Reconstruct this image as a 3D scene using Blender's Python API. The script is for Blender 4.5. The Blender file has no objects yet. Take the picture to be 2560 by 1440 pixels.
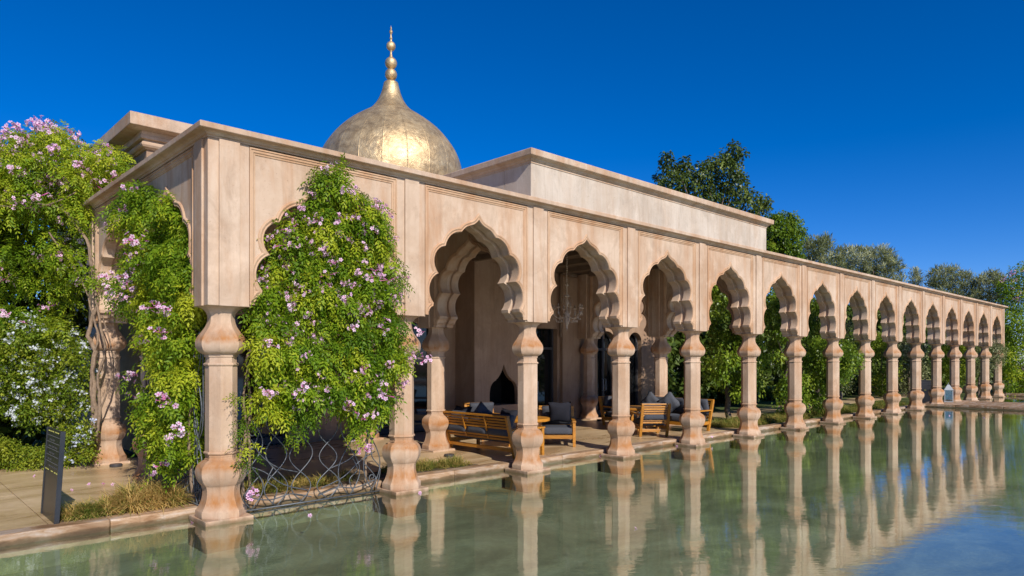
import bpy, bmesh, math, random
import numpy as np
from mathutils import Vector, Matrix
random.seed(7)
S = bpy.context.scene
COL = S.collection
R = math.radians
PI = math.pi

# ------------------------------------------------------------------ camera
TH = R(46.532)
CR = np.array([math.sin(TH), -math.cos(TH)])          # camera right
CF = np.array([math.cos(TH), math.sin(TH)])           # camera forward
CAM = np.array([-3.2775, -8.7467])
CH, FPX, HOR = 2.0, 1719.0, 898.6
cd = bpy.data.cameras.new('camera')
cam = bpy.data.objects.new('camera', cd)
COL.objects.link(cam)
cam.location = (CAM[0], CAM[1], CH)
cam.rotation_euler = (R(90), 0, TH - R(90))
cd.sensor_width = 36
cd.lens = FPX / 2560 * 36
cd.shift_y = (HOR - 720) / 2560
cd.clip_start = 0.05
cd.clip_end = 2000
S.camera = cam

# ------------------------------------------------------------------ light
SUN_EL, SUN_AZ = 34.0, 14.5            # light travels towards +Y, swung a little to +X
W = bpy.data.worlds.new('World')
S.world = W
W.use_nodes = True
nt = W.node_tree
nt.nodes.clear()
out = nt.nodes.new('ShaderNodeOutputWorld')
bg = nt.nodes.new('ShaderNodeBackground')
sky = nt.nodes.new('ShaderNodeTexSky')
sky.sky_type = 'NISHITA'
sky.sun_disc = False
sky.sun_elevation = R(SUN_EL)
sky.sun_rotation = R(180 + SUN_AZ)
sky.air_density = 1.0
sky.dust_density = 0.0
sky.ozone_density = 4.0
sky.altitude = 2500
hs = nt.nodes.new('ShaderNodeHueSaturation')
hs.inputs['Saturation'].default_value = 1.38
hs.inputs['Value'].default_value = 1.0
nt.links.new(sky.outputs[0], hs.inputs['Color'])
tin = nt.nodes.new('ShaderNodeMix')
tin.data_type = 'RGBA'
tin.blend_type = 'MULTIPLY'
tin.inputs['Factor'].default_value = 1.0
tin.inputs[7].default_value = (0.88, 0.84, 1.10, 1)
nt.links.new(hs.outputs[0], tin.inputs[6])
nt.links.new(tin.outputs[2], bg.inputs[0])
bg.inputs[1].default_value = 0.10
nt.links.new(bg.outputs[0], out.inputs[0])
sl = bpy.data.lights.new('sun', 'SUN')
sun = bpy.data.objects.new('sun', sl)
COL.objects.link(sun)
sl.energy = 4.6
sl.angle = R(0.5)
sl.color = (1.0, 0.95, 0.87)
ldir = Vector((math.sin(R(SUN_AZ)) * math.cos(R(SUN_EL)), math.cos(R(SUN_AZ)) * math.cos(R(SUN_EL)), -math.sin(R(SUN_EL))))
sun.rotation_euler = ldir.to_track_quat('-Z', 'Y').to_euler()
S.view_settings.view_transform = 'Standard'
S.view_settings.look = 'None'
S.view_settings.exposure = 0.25
S.view_settings.gamma = 1
S.view_settings.use_curve_mapping = False
S.render.engine = 'CYCLES'
S.cycles.max_bounces = 8
S.cycles.transparent_max_bounces = 12
S.cycles.use_denoising = True


def at(px, py, d):
    """world point seen at a photograph pixel (2560 x 1440) at depth d metres"""
    p = CAM + (CR * (px - 1280) / FPX + CF) * d
    return (float(p[0]), float(p[1]), CH - (py - HOR) * d / FPX)


def at_y(px, py, Y):
    r = CR * (px - 1280) / FPX + CF
    return at(px, py, (Y - CAM[1]) / r[1])


def at_x(px, py, X):
    r = CR * (px - 1280) / FPX + CF
    return at(px, py, (X - CAM[0]) / r[0])


# ------------------------------------------------------------------ materials
def new_mat(name):
    m = bpy.data.materials.new(name)
    m.use_nodes = True
    t = m.node_tree
    return m, t, t.nodes, t.links, t.nodes['Principled BSDF']


def ramp(N, stops):
    r = N.new('ShaderNodeValToRGB')
    e = r.color_ramp.elements
    while len(e) < len(stops):
        e.new(0.5)
    for i, (p, c) in enumerate(stops):
        e[i].position = p
        e[i].color = (c[0], c[1], c[2], 1) if len(c) == 3 else c
    return r


def noise(N, L, vec, scale, detail=4, rough=0.6, dist=0.0):
    n = N.new('ShaderNodeTexNoise')
    n.inputs['Scale'].default_value = scale
    n.inputs['Detail'].default_value = detail
    n.inputs['Roughness'].default_value = rough
    n.inputs['Distortion'].default_value = dist
    if vec:
        L.new(vec, n.inputs['Vector'])
    return n


def mapped(N, L, vec, scale, loc=(0, 0, 0)):
    m = N.new('ShaderNodeMapping')
    m.inputs['Scale'].default_value = scale
    m.inputs['Location'].default_value = loc
    L.new(vec, m.inputs['Vector'])
    return m.outputs[0]


def mixc(N, L, fac, a, b, mode='MIX'):
    m = N.new('ShaderNodeMix')
    m.data_type = 'RGBA'
    m.blend_type = mode
    for sock, v in ((m.inputs['Factor'], fac), (m.inputs[6], a), (m.inputs[7], b)):
        if hasattr(v, 'is_linked') or hasattr(v, 'links'):
            L.new(v, sock)
        elif isinstance(v, (int, float)):
            sock.default_value = v
        else:
            sock.default_value = (v[0], v[1], v[2], 1)
    return m.outputs[2]


def bump(N, L, h, strength, dist, target):
    b = N.new('ShaderNodeBump')
    b.inputs['Strength'].default_value = strength
    b.inputs['Distance'].default_value = dist
    L.new(h, b.inputs['Height'])
    L.new(b.outputs[0], target)
    return b


def plaster(name, base, pale, stain, amount=0.5, zstops=None, rough=0.85):
    m, t, N, L, P = new_mat(name)
    geo = N.new('ShaderNodeNewGeometry')
    pos = geo.outputs['Position']
    n1 = noise(N, L, pos, 0.9, 5, 0.62, 0.4)
    r1 = ramp(N, [(0.38, base), (0.60, pale)])
    L.new(n1.outputs[0], r1.inputs[0])
    # vertical runs of rust-coloured weathering
    n2 = noise(N, L, mapped(N, L, pos, (2.6, 2.6, 0.42)), 1.0, 6, 0.65, 0.6)
    r2 = ramp(N, [(0.46, (0, 0, 0)), (0.66, (amount,) * 3)])
    L.new(n2.outputs[0], r2.inputs[0])
    c = mixc(N, L, r2.outputs[0], r1.outputs[0], stain)
    # pale lime bloom
    n4 = noise(N, L, mapped(N, L, pos, (1.3, 1.3, 1.0), (5, 3, 9)), 1.7, 6, 0.7, 0.3)
    r4 = ramp(N, [(0.54, (0, 0, 0)), (0.70, (0.5,) * 3)])
    L.new(n4.outputs[0], r4.inputs[0])
    c = mixc(N, L, r4.outputs[0], c, [min(1, x * 1.22) for x in pale])
    if zstops:
        sep = N.new('ShaderNodeSeparateXYZ')
        L.new(pos, sep.inputs[0])
        wob = N.new('ShaderNodeMath')
        wob.operation = 'MULTIPLY_ADD'
        nw = noise(N, L, pos, 5.0, 3)
        L.new(nw.outputs[0], wob.inputs[0])
        wob.inputs[1].default_value = 0.16
        L.new(sep.outputs[2], wob.inputs[2])
        dv = N.new('ShaderNodeMath')
        dv.operation = 'DIVIDE'
        L.new(wob.outputs[0], dv.inputs[0])
        dv.inputs[1].default_value = 3.0
        rz = ramp(N, zstops)
        L.new(dv.outputs[0], rz.inputs[0])
        n5 = noise(N, L, mapped(N, L, pos, (6, 6, 2.5)), 1.0, 5, 0.7)
        r5 = ramp(N, [(0.36, (0.35,) * 3), (0.58, (1, 1, 1))])
        L.new(n5.outputs[0], r5.inputs[0])
        mk = mixc(N, L, 1.0, rz.outputs[0], r5.outputs[0], 'MULTIPLY')
        c = mixc(N, L, mk, c, stain)
    # grey brown weathered patches
    n7 = noise(N, L, mapped(N, L, pos, (1.0, 1.0, .7), (2, 7, 4)), 2.4, 7, 0.72, 0.8)
    r7 = ramp(N, [(0.50, (0, 0, 0)), (0.66, (0.42,) * 3)])
    L.new(n7.outputs[0], r7.inputs[0])
    c = mixc(N, L, r7.outputs[0], c, [base[0] * .74, base[1] * .75, base[2] * .76])
    # fine rain runs
    n8 = noise(N, L, mapped(N, L, pos, (7, 7, 0.55)), 1.0, 6, 0.75, 0.9)
    r8 = ramp(N, [(0.35, (0.80, 0.77, 0.74)), (0.52, (1, 1, 1))])
    L.new(n8.outputs[0], r8.inputs[0])
    c = mixc(N, L, 0.5, c, r8.outputs[0], 'MULTIPLY')
    if zstops:
        rt = ramp(N, [(0.0, (0.36, 0.37, 0.30)), (0.030, (0.42, 0.42, 0.34)), (0.046, (1, 1, 1))])
        L.new(dv.outputs[0], rt.inputs[0])
        c = mixc(N, L, 0.9, c, rt.outputs[0], 'MULTIPLY')
    # small pits and specks
    n3 = noise(N, L, pos, 28, 3, 0.7)
    r3 = ramp(N, [(0.27, (0.55, 0.48, 0.42)), (0.36, (1, 1, 1))])
    L.new(n3.outputs[0], r3.inputs[0])
    c = mixc(N, L, 0.55, c, r3.outputs[0], 'MULTIPLY')
    L.new(c, P.inputs['Base Color'])
    P.inputs['Roughness'].default_value = rough
    P.inputs['Specular IOR Level'].default_value = 0.25
    n6 = noise(N, L, pos, 16, 8, 0.7)
    bump(N, L, n6.outputs[0], 0.35, 0.012, P.inputs['Normal'])
    return m


ZCOL = [(0.0, (0.05,) * 3), (0.075, (0.12,) * 3), (0.105, (0.95,) * 3), (0.15, (0.5,) * 3), (0.19, (0.05,) * 3), (0.23, (0.15,) * 3),
        (0.255, (1.0,) * 3), (0.285, (0.6,) * 3), (0.34, (0.03,) * 3), (0.70, (0.0,) * 3), (0.755, (0.1,) * 3), (0.775, (1.0,) * 3), (0.82, (0.45,) * 3), (0.89, (0.02,) * 3)]
M_PLASTER = plaster('pink_plaster', (0.43, 0.295, 0.20), (0.53, 0.395, 0.29), (0.40, 0.215, 0.11), 0.65)
M_COLUMN = plaster('column_plaster', (0.42, 0.285, 0.19), (0.54, 0.395, 0.285), (0.36, 0.15, 0.045), 0.4, ZCOL)
M_ORANGE = plaster('stained_moulding_plaster', (0.43, 0.26, 0.15), (0.52, 0.355, 0.235), (0.38, 0.175, 0.075), 0.65)
M_PALE = plaster('pale_attic_plaster', (0.45, 0.365, 0.29), (0.53, 0.445, 0.365), (0.42, 0.29, 0.195), 0.45)
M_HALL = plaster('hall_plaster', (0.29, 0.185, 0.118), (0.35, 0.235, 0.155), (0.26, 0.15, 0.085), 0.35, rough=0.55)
M_ROOF = plaster('roof_plaster', (0.40, 0.32, 0.25), (0.45, 0.36, 0.28), (0.36, 0.26, 0.18), 0.3)


def simple(name, col, rough=0.6, metal=0.0, spec=0.5, var=0.0, scale=8.0, bmp=0.0, coat=0.0):
    m, t, N, L, P = new_mat(name)
    P.inputs['Roughness'].default_value = rough
    P.inputs['Metallic'].default_value = metal
    P.inputs['Specular IOR Level'].default_value = spec
    P.inputs['Coat Weight'].default_value = coat
    if var > 0:
        tc = N.new('ShaderNodeNewGeometry')
        n = noise(N, L, tc.outputs['Position'], scale, 5, 0.65)
        r = ramp(N, [(0.3, [c * (1 - var) for c in col]), (0.7, [min(1, c * (1 + var)) for c in col])])
        L.new(n.outputs[0], r.inputs[0])
        L.new(r.outputs[0], P.inputs['Base Color'])
        if bmp > 0:
            bump(N, L, n.outputs[0], bmp, 0.01, P.inputs['Normal'])
    else:
        P.inputs['Base Color'].default_value = (*col, 1)
    return m


M_BLACK = simple('black_metal', (0.022, 0.022, 0.024), 0.32, 0.0, 0.5, 0.25, 3)
M_SLATE = simple('dark_slate_print', (0.05, 0.05, 0.052), 0.5)
M_INK = simple('grey_print', (0.16, 0.155, 0.15), 0.6)
M_YELLOW = simple('yellow_print', (0.55, 0.52, 0.12), 0.6)
M_IRON = simple('wrought_iron', (0.10, 0.108, 0.12), 0.5, 0.4, 0.5, 0.35, 20)
M_FRAME = simple('dark_bronze_frame', (0.045, 0.042, 0.045), 0.4)
M_CUSHION = simple('charcoal_fabric', (0.060, 0.063, 0.075), 0.95, 0, 0.15, 0.18, 60, 0.3)
M_PILLOW = simple('slate_grey_fabric', (0.075, 0.078, 0.09), 0.95, 0, 0.15, 0.18, 60, 0.3)
M_NIGHT = simple('near_black_fabric', (0.018, 0.018, 0.024), 0.95, 0, 0.15, 0.2, 60, 0.3)
M_SOOT = simple('soot', (0.012, 0.011, 0.010), 0.95, 0, 0.1, 0.3, 6)
M_BARK = simple('vine_bark', (0.22, 0.155, 0.105), 0.9, 0, 0.2, 0.35, 18, 0.5)
M_TRUNK = simple('tree_bark', (0.14, 0.105, 0.08), 0.95, 0, 0.2, 0.35, 12, 0.5)
M_SOIL = simple('planting_soil', (0.10, 0.075, 0.05), 0.95, 0, 0.2, 0.4, 9, 0.5)
M_STONE = simple('dark_river_stone', (0.07, 0.07, 0.072), 0.6, 0, 0.4, 0.4, 25, 0.4)
M_CEIL = simple('brown_ceiling', (0.16, 0.115, 0.08), 0.8, 0, 0.2, 0.25, 2)
M_WHITEMETAL = simple('white_painted_metal', (0.36, 0.38, 0.39), 0.5, 0.0, 0.5, 0.06, 8)
M_LOG = simple('pale_log', (0.42, 0.33, 0.23), 0.9, 0, 0.2, 0.3, 14)


def teak():
    m, t, N, L, P = new_mat('oiled_teak')
    tc = N.new('ShaderNodeTexCoord')
    n = noise(N, L, mapped(N, L, tc.outputs['Object'], (2.0, 14, 14)), 2.0, 6, 0.6, 0.5)
    r = ramp(N, [(0.3, (0.30, 0.115, 0.010)), (0.7, (0.50, 0.21, 0.018))])
    L.new(n.outputs[0], r.inputs[0])
    oi = N.new('ShaderNodeObjectInfo')
    hv = N.new('ShaderNodeHueSaturation')
    mr = N.new('ShaderNodeMapRange')
    mr.inputs[3].default_value = 0.8
    mr.inputs[4].default_value = 1.15
    L.new(oi.outputs['Random'], mr.inputs[0])
    L.new(mr.outputs[0], hv.inputs['Value'])
    L.new(r.outputs[0], hv.inputs['Color'])
    L.new(hv.outputs[0], P.inputs['Base Color'])
    P.inputs['Roughness'].default_value = 0.42
    bump(N, L, n.outputs[0], 0.15, 0.004, P.inputs['Normal'])
    return m


M_TEAK = teak()


def gold():
    m, t, N, L, P = new_mat('beaten_gilt_sheet')
    geo = N.new('ShaderNodeNewGeometry')
    tc = N.new('ShaderNodeTexCoord')
    n = noise(N, L, geo.outputs['Position'], 3.2, 6, 0.65, 0.8)
    r = ramp(N, [(0.35, (0.40, 0.265, 0.125)), (0.5, (0.57, 0.395, 0.19)), (0.65, (0.70, 0.51, 0.26))])
    L.new(n.outputs[0], r.inputs[0])
    oi = N.new('ShaderNodeObjectInfo')
    mr = N.new('ShaderNodeMapRange')
    mr.inputs[3].default_value = 0.95
    mr.inputs[4].default_value = 1.04
    L.new(oi.outputs['Random'], mr.inputs[0])
    hv = N.new('ShaderNodeHueSaturation')
    hv.inputs['Saturation'].default_value = 0.92
    L.new(mr.outputs[0], hv.inputs['Value'])
    L.new(r.outputs[0], hv.inputs['Color'])
    L.new(hv.outputs[0], P.inputs['Base Color'])
    P.inputs['Metallic'].default_value = 0.72
    rr = ramp(N, [(0.38, (0.55,) * 3), (0.62, (0.42,) * 3)])
    n2 = noise(N, L, geo.outputs['Position'], 2.0, 5, 0.7)
    L.new(n2.outputs[0], rr.inputs[0])
    L.new(rr.outputs[0], P.inputs['Roughness'])
    n3 = noise(N, L, geo.outputs['Position'], 6.0, 7, 0.7, 0.6)
    bump(N, L, n3.outputs[0], 0.5, 0.05, P.inputs['Normal'])
    return m


M_GOLD = gold()


def terrace_mat():
    m, t, N, L, P = new_mat('polished_tan_concrete')
    geo = N.new('ShaderNodeNewGeometry')
    pos = geo.outputs['Position']
    n = noise(N, L, mapped(N, L, pos, (0.5, 1.5, 1)), 0.9, 6, 0.62, 1.2)
    r = ramp(N, [(0.36, (0.42, 0.28, 0.145)), (0.5, (0.52, 0.365, 0.205)), (0.64, (0.60, 0.44, 0.27))])
    L.new(n.outputs[0], r.inputs[0])
    n2 = noise(N, L, pos, 9, 6, 0.7)
    r2 = ramp(N, [(0.3, (0.8, 0.78, 0.74)), (0.6, (1, 1, 1))])
    L.new(n2.outputs[0], r2.inputs[0])
    c = mixc(N, L, 0.7, r.outputs[0], r2.outputs[0], 'MULTIPLY')
    L.new(c, P.inputs['Base Color'])
    rr = ramp(N, [(0.3, (0.22,) * 3), (0.7, (0.42,) * 3)])
    L.new(n.outputs[0], rr.inputs[0])
    L.new(rr.outputs[0], P.inputs['Roughness'])
    bump(N, L, n2.outputs[0], 0.08, 0.01, P.inputs['Normal'])
    return m


M_TERRACE = terrace_mat()


def coping_mat():
    m, t, N, L, P = new_mat('pool_coping_stone')
    geo = N.new('ShaderNodeNewGeometry')
    pos = geo.outputs['Position']
    oi = N.new('ShaderNodeObjectInfo')
    add = N.new('ShaderNodeVectorMath')
    add.operation = 'ADD'
    L.new(pos, add.inputs[0])
    L.new(oi.outputs['Random'], add.inputs[1])
    n = noise(N, L, mapped(N, L, add.outputs[0], (1.2, 5, 5)), 1.2, 6, 0.65, 1.0)
    r = ramp(N, [(0.36, (0.22, 0.115, 0.05)), (0.5, (0.33, 0.205, 0.115)), (0.64, (0.44, 0.345, 0.27))])
    L.new(n.outputs[0], r.inputs[0])
    hv = N.new('ShaderNodeHueSaturation')
    mr = N.new('ShaderNodeMapRange')
    mr.inputs[3].default_value = 0.82
    mr.inputs[4].default_value = 1.15
    L.new(oi.outputs['Random'], mr.inputs[0])
    L.new(mr.outputs[0], hv.inputs['Value'])
    L.new(r.outputs[0], hv.inputs['Color'])
    L.new(hv.outputs[0], P.inputs['Base Color'])
    sp_ = N.new('ShaderNodeSeparateXYZ')
    L.new(pos, sp_.inputs[0])
    nw = noise(N, L, pos, 4.0, 4)
    wb = N.new('ShaderNodeMath')
    wb.operation = 'MULTIPLY_ADD'
    L.new(nw.outputs[0], wb.inputs[0])
    wb.inputs[1].default_value = 0.09
    L.new(sp_.outputs[2], wb.inputs[2])
    rt = ramp(N, [(0.06, (0.34, 0.35, 0.26)), (0.085, (0.48, 0.46, 0.36)), (0.105, (1, 1, 1))])
    L.new(wb.outputs[0], rt.inputs[0])
    L.new(mixc(N, L, 1.0, hv.outputs[0], rt.outputs[0], 'MULTIPLY'), P.inputs['Base Color'])
    P.inputs['Roughness'].default_value = 0.6
    n2 = noise(N, L, pos, 18, 6, 0.7)
    bump(N, L, n2.outputs[0], 0.4, 0.01, P.inputs['Normal'])
    return m


M_COPING = coping_mat()


def water_mat():
    m = bpy.data.materials.new('pool_water')
    m.use_nodes = True
    t = m.node_tree
    N, L = t.nodes, t.links
    N.clear()
    o = N.new('ShaderNodeOutputMaterial')
    geo = N.new('ShaderNodeNewGeometry')
    pos = geo.outputs['Position']
    rot = N.new('ShaderNodeMapping')
    rot.inputs['Rotation'].default_value = (0, 0, -(TH - R(90)))
    L.new(pos, rot.inputs['Vector'])
    n1 = noise(N, L, mapped(N, L, rot.outputs[0], (1.6, 3.4, 1)), 1.3, 4, 0.55, 0.4)
    n2 = noise(N, L, mapped(N, L, rot.outputs[0], (6, 17, 1)), 2.0, 3, 0.5, 0.2)
    ad = N.new('ShaderNodeMath')
    ad.operation = 'MULTIPLY_ADD'
    L.new(n2.outputs[0], ad.inputs[0])
    ad.inputs[1].default_value = 0.22
    L.new(n1.outputs[0], ad.inputs[2])
    # calm and ruffled patches
    n3 = noise(N, L, pos, 0.16, 3, 0.5)
    r3 = ramp(N, [(0.35, (0.35,) * 3), (0.65, (1, 1, 1))])
    L.new(n3.outputs[0], r3.inputs[0])
    ml = N.new('ShaderNodeMath')
    ml.operation = 'MULTIPLY'
    L.new(ad.outputs[0], ml.inputs[0])
    L.new(r3.outputs[0], ml.inputs[1])
    b = N.new('ShaderNodeBump')
    b.inputs['Strength'].default_value = 0.16
    b.inputs['Distance'].default_value = 0.014
    L.new(ml.outputs[0], b.inputs['Height'])
    # Schlick reflectance, the same from above and below
    lw = N.new('ShaderNodeLayerWeight')
    lw.inputs['Blend'].default_value = 0.5
    L.new(b.outputs[0], lw.inputs['Normal'])
    pw = N.new('ShaderNodeMath')
    pw.operation = 'POWER'
    L.new(lw.outputs['Facing'], pw.inputs[0])
    pw.inputs[1].default_value = 3.0
    fr = N.new('ShaderNodeMath')
    fr.operation = 'MULTIPLY_ADD'
    L.new(pw.outputs[0], fr.inputs[0])
    fr.inputs[1].default_value = 0.96
    fr.inputs[2].default_value = 0.035
    gl = N.new('ShaderNodeBsdfGlossy')
    gl.inputs['Roughness'].default_value = 0.008
    gl.inputs['Color'].default_value = (0.96, 0.97, 0.94, 1)
    L.new(b.outputs[0], gl.inputs['Normal'])
    tr = N.new('ShaderNodeBsdfTransparent')
    tr.inputs['Color'].default_value = (0.72, 0.86, 0.78, 1)
    mx = N.new('ShaderNodeMixShader')
    L.new(fr.outputs[0], mx.inputs[0])
    L.new(tr.outputs[0], mx.inputs[1])
    L.new(gl.outputs[0], mx.inputs[2])
    L.new(mx.outputs[0], o.inputs['Surface'])
    return m


M_WATER = water_mat()


def poolfloor_mat():
    m, t, N, L, P = new_mat('pool_floor_stone')
    geo = N.new('ShaderNodeNewGeometry')
    pos = geo.outputs['Position']
    n = noise(N, L, mapped(N, L, pos, (0.45, 0.7, 1)), 0.9, 7, 0.7, 1.6)
    r = ramp(N, [(0.36, (0.20, 0.175, 0.115)), (0.5, (0.31, 0.27, 0.18)), (0.64, (0.42, 0.37, 0.26))])
    L.new(n.outputs[0], r.inputs[0])
    v = noise(N, L, pos, 1.6, 5, 0.6, 2.5)
    r2 = ramp(N, [(0.47, (1, 1, 1)), (0.5, (1.35, 1.35, 1.25)), (0.53, (1, 1, 1))])
    L.new(v.outputs[0], r2.inputs[0])
    c = mixc(N, L, 0.6, r.outputs[0], r2.outputs[0], 'MULTIPLY')
    L.new(c, P.inputs['Base Color'])
    P.inputs['Roughness'].default_value = 0.8
    return m


M_POOLFLOOR = poolfloor_mat()


def ground_mat(name, a, b, sc=3.0):
    m, t, N, L, P = new_mat(name)
    geo = N.new('ShaderNodeNewGeometry')
    n = noise(N, L, geo.outputs['Position'], sc, 8, 0.7)
    n0 = noise(N, L, geo.outputs['Position'], 0.5, 4, 0.6)
    ad = N.new('ShaderNodeMath')
    ad.operation = 'ADD'
    L.new(n.outputs[0], ad.inputs[0])
    L.new(n0.outputs[0], ad.inputs[1])
    r = ramp(N, [(0.4, a), (0.6, b)])
    dv = N.new('ShaderNodeMath')
    dv.operation = 'MULTIPLY'
    dv.inputs[1].default_value = 0.5
    L.new(ad.outputs[0], dv.inputs[0])
    L.new(dv.outputs[0], r.inputs[0])
    L.new(r.outputs[0], P.inputs['Base Color'])
    P.inputs['Roughness'].default_value = 0.95
    P.inputs['Specular IOR Level'].default_value = 0.1
    bump(N, L, n.outputs[0], 0.6, 0.05, P.inputs['Normal'])
    return m


M_LAWN = ground_mat('lawn_turf', (0.05, 0.075, 0.02), (0.12, 0.13, 0.045), 5)
M_EARTH = ground_mat('dry_earth', (0.16, 0.12, 0.075), (0.26, 0.20, 0.13), 2)


def leaf_mat(name, dark, mid, light, transl=0.35, rough=0.4, spec=0.35):
    m, t, N, L, P = new_mat(name)
    geo = N.new('ShaderNodeNewGeometry')
    at_ = N.new('ShaderNodeAttribute')
    at_.attribute_name = 'tint'
    ma = N.new('ShaderNodeMath')
    ma.operation = 'MULTIPLY_ADD'
    L.new(geo.outputs['Random Per Island'], ma.inputs[0])
    ma.inputs[1].default_value = 0.45
    L.new(at_.outputs['Fac'], ma.inputs[2])
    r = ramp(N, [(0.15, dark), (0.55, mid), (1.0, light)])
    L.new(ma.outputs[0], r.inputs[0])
    L.new(r.outputs[0], P.inputs['Base Color'])
    P.inputs['Roughness'].default_value = rough
    P.inputs['Specular IOR Level'].default_value = spec
    tl = N.new('ShaderNodeBsdfTranslucent')
    hv = N.new('ShaderNodeHueSaturation')
    hv.inputs['Value'].default_value = 1.5
    hv.inputs['Hue'].default_value = 0.485
    L.new(r.outputs[0], hv.inputs['Color'])
    L.new(hv.outputs[0], tl.inputs['Color'])
    mx = N.new('ShaderNodeMixShader')
    mx.inputs[0].default_value = transl
    L.new(P.outputs[0], mx.inputs[1])
    L.new(tl.outputs[0], mx.inputs[2])
    L.new(mx.outputs[0], N['Material Output'].inputs['Surface'])
    return m


M_VINE = leaf_mat('pandorea_leaf', (0.07, 0.145, 0.008), (0.18, 0.29, 0.014), (0.43, 0.47, 0.03), 0.42, 0.5, 0.2)
M_BUSH = leaf_mat('shrub_leaf', (0.055, 0.10, 0.008), (0.14, 0.215, 0.015), (0.34, 0.37, 0.035), 0.38, 0.5, 0.2)
M_FICUS = leaf_mat('glossy_leaf', (0.05, 0.10, 0.008), (0.14, 0.23, 0.015), (0.30, 0.38, 0.04), 0.38, 0.38, 0.35)
M_DARKTREE = leaf_mat('evergreen_leaf', (0.035, 0.065, 0.010), (0.095, 0.14, 0.022), (0.20, 0.25, 0.05), 0.25, 0.42, 0.35)
M_OLIVE = leaf_mat('olive_leaf', (0.08, 0.10, 0.03), (0.20, 0.22, 0.085), (0.40, 0.41, 0.23), 0.2, 0.5, 0.3)
M_GRASS = leaf_mat('tufted_grass', (0.10, 0.16, 0.02), (0.30, 0.26, 0.06), (0.58, 0.40, 0.14), 0.3, 0.6, 0.2)
M_PINK = leaf_mat('pink_petal', (0.70, 0.38, 0.58), (0.80, 0.51, 0.70), (0.89, 0.68, 0.81), 0.35, 0.6, 0.2)
M_THROAT = simple('magenta_throat', (0.42, 0.06, 0.22), 0.7)
M_WHITE = leaf_mat('white_petal', (0.62, 0.66, 0.70), (0.70, 0.73, 0.77), (0.80, 0.82, 0.84), 0.3, 0.6, 0.2)
M_BLUE = leaf_mat('pale_blue_petal', (0.50, 0.55, 0.70), (0.56, 0.61, 0.75), (0.64, 0.68, 0.80), 0.3, 0.6, 0.2)


def glass_dark():
    m, t, N, L, P = new_mat('dark_door_glass')
    P.inputs['Base Color'].default_value = (0.006, 0.007, 0.008, 1)
    P.inputs['Roughness'].default_value = 0.04
    P.inputs['Specular IOR Level'].default_value = 0.6
    return m


def glass_clear(name, tint, spec=0.12):
    m = bpy.data.materials.new(name)
    m.use_nodes = True
    N, L = m.node_tree.nodes, m.node_tree.links
    N.clear()
    o = N.new('ShaderNodeOutputMaterial')
    tr = N.new('ShaderNodeBsdfTransparent')
    tr.inputs['Color'].default_value = (*tint, 1)
    gl = N.new('ShaderNodeBsdfGlossy')
    gl.inputs['Roughness'].default_value = 0.05
    lw = N.new('ShaderNodeFresnel')
    lw.inputs[0].default_value = 1.5
    mp = N.new('ShaderNodeMath')
    mp.operation = 'ADD'
    mp.inputs[1].default_value = spec
    L.new(lw.outputs[0], mp.inputs[0])
    mx = N.new('ShaderNodeMixShader')
    L.new(mp.outputs[0], mx.inputs[0])
    L.new(tr.outputs[0], mx.inputs[1])
    L.new(gl.outputs[0], mx.inputs[2])
    L.new(mx.outputs[0], o.inputs[0])
    return m


M_GLASS = glass_dark()
M_PANE = glass_clear('lantern_glass', (0.75, 0.82, 0.80))
M_CRYSTAL = simple('frosted_amber_glass', (0.62, 0.50, 0.40), 0.12, 0, 0.8)
M_CRYSTAL.node_tree.nodes['Principled BSDF'].inputs['Alpha'].default_value = 0.6


# ------------------------------------------------------------------ object helpers
def link(name, me, parent=None, loc=(0, 0, 0), rot=(0, 0, 0), scale=None):
    o = bpy.data.objects.new(name, me)
    COL.objects.link(o)
    if parent:
        o.parent = parent
    o.location = loc
    o.rotation_euler = rot
    if scale:
        o.scale = scale
    return o


def tag(o, label=None, cat=None, group=None, kind=None):
    if label:
        o['label'] = label
    if cat:
        o['category'] = cat
    if group:
        o['group'] = group
    if kind:
        o['kind'] = kind
    return o


def thing(name, label, cat, loc=(0, 0, 0), rotz=0.0, group=None):
    return tag(link(name, None, None, loc, (0, 0, rotz)), label, cat, group)


def copy_tree(o, parent=None):
    c = o.copy()
    COL.objects.link(c)
    if parent:
        c.parent = parent
    for ch in list(o.children):
        copy_tree(ch, c)
    return c


def bm_mesh(bm, name, mat, smooth=False, sharp=None):
    me = bpy.data.meshes.new(name)
    bmesh.ops.recalc_face_normals(bm, faces=bm.faces)
    if smooth:
        for f in bm.faces:
            f.smooth = True
        if sharp is not None:
            for e in bm.edges:
                if len(e.link_faces) == 2 and e.calc_face_angle(0) > R(sharp):
                    e.smooth = False
    bm.to_mesh(me)
    bm.free()
    for m_ in (mat if isinstance(mat, (list, tuple)) else [mat]):
        me.materials.append(m_)
    return me


def box(bm, x0, x1, y0, y1, z0, z1, bev=0.0, M=None):
    r = bmesh.ops.create_cube(bm, size=1)
    vs = r['verts']
    for v in vs:
        v.co = Vector((x0 + (v.co.x + .5) * (x1 - x0), y0 + (v.co.y + .5) * (y1 - y0), z0 + (v.co.z + .5) * (z1 - z0)))
    if bev > 0:
        es = {e for v in vs for e in v.link_edges}
        rb = bmesh.ops.bevel(bm, geom=list(es), offset=bev, segments=2, affect='EDGES', profile=0.5)
        vs = list({v for f in rb['faces'] for v in f.verts} | {v for v in vs if v.is_valid})
    if M:
        for v in vs:
            v.co = M @ v.co
    return vs


def box_mesh(name, mat, x0, x1, y0, y1, z0, z1, bev=0.0):
    bm = bmesh.new()
    box(bm, x0, x1, y0, y1, z0, z1, bev)
    return bm_mesh(bm, name, mat)


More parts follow.
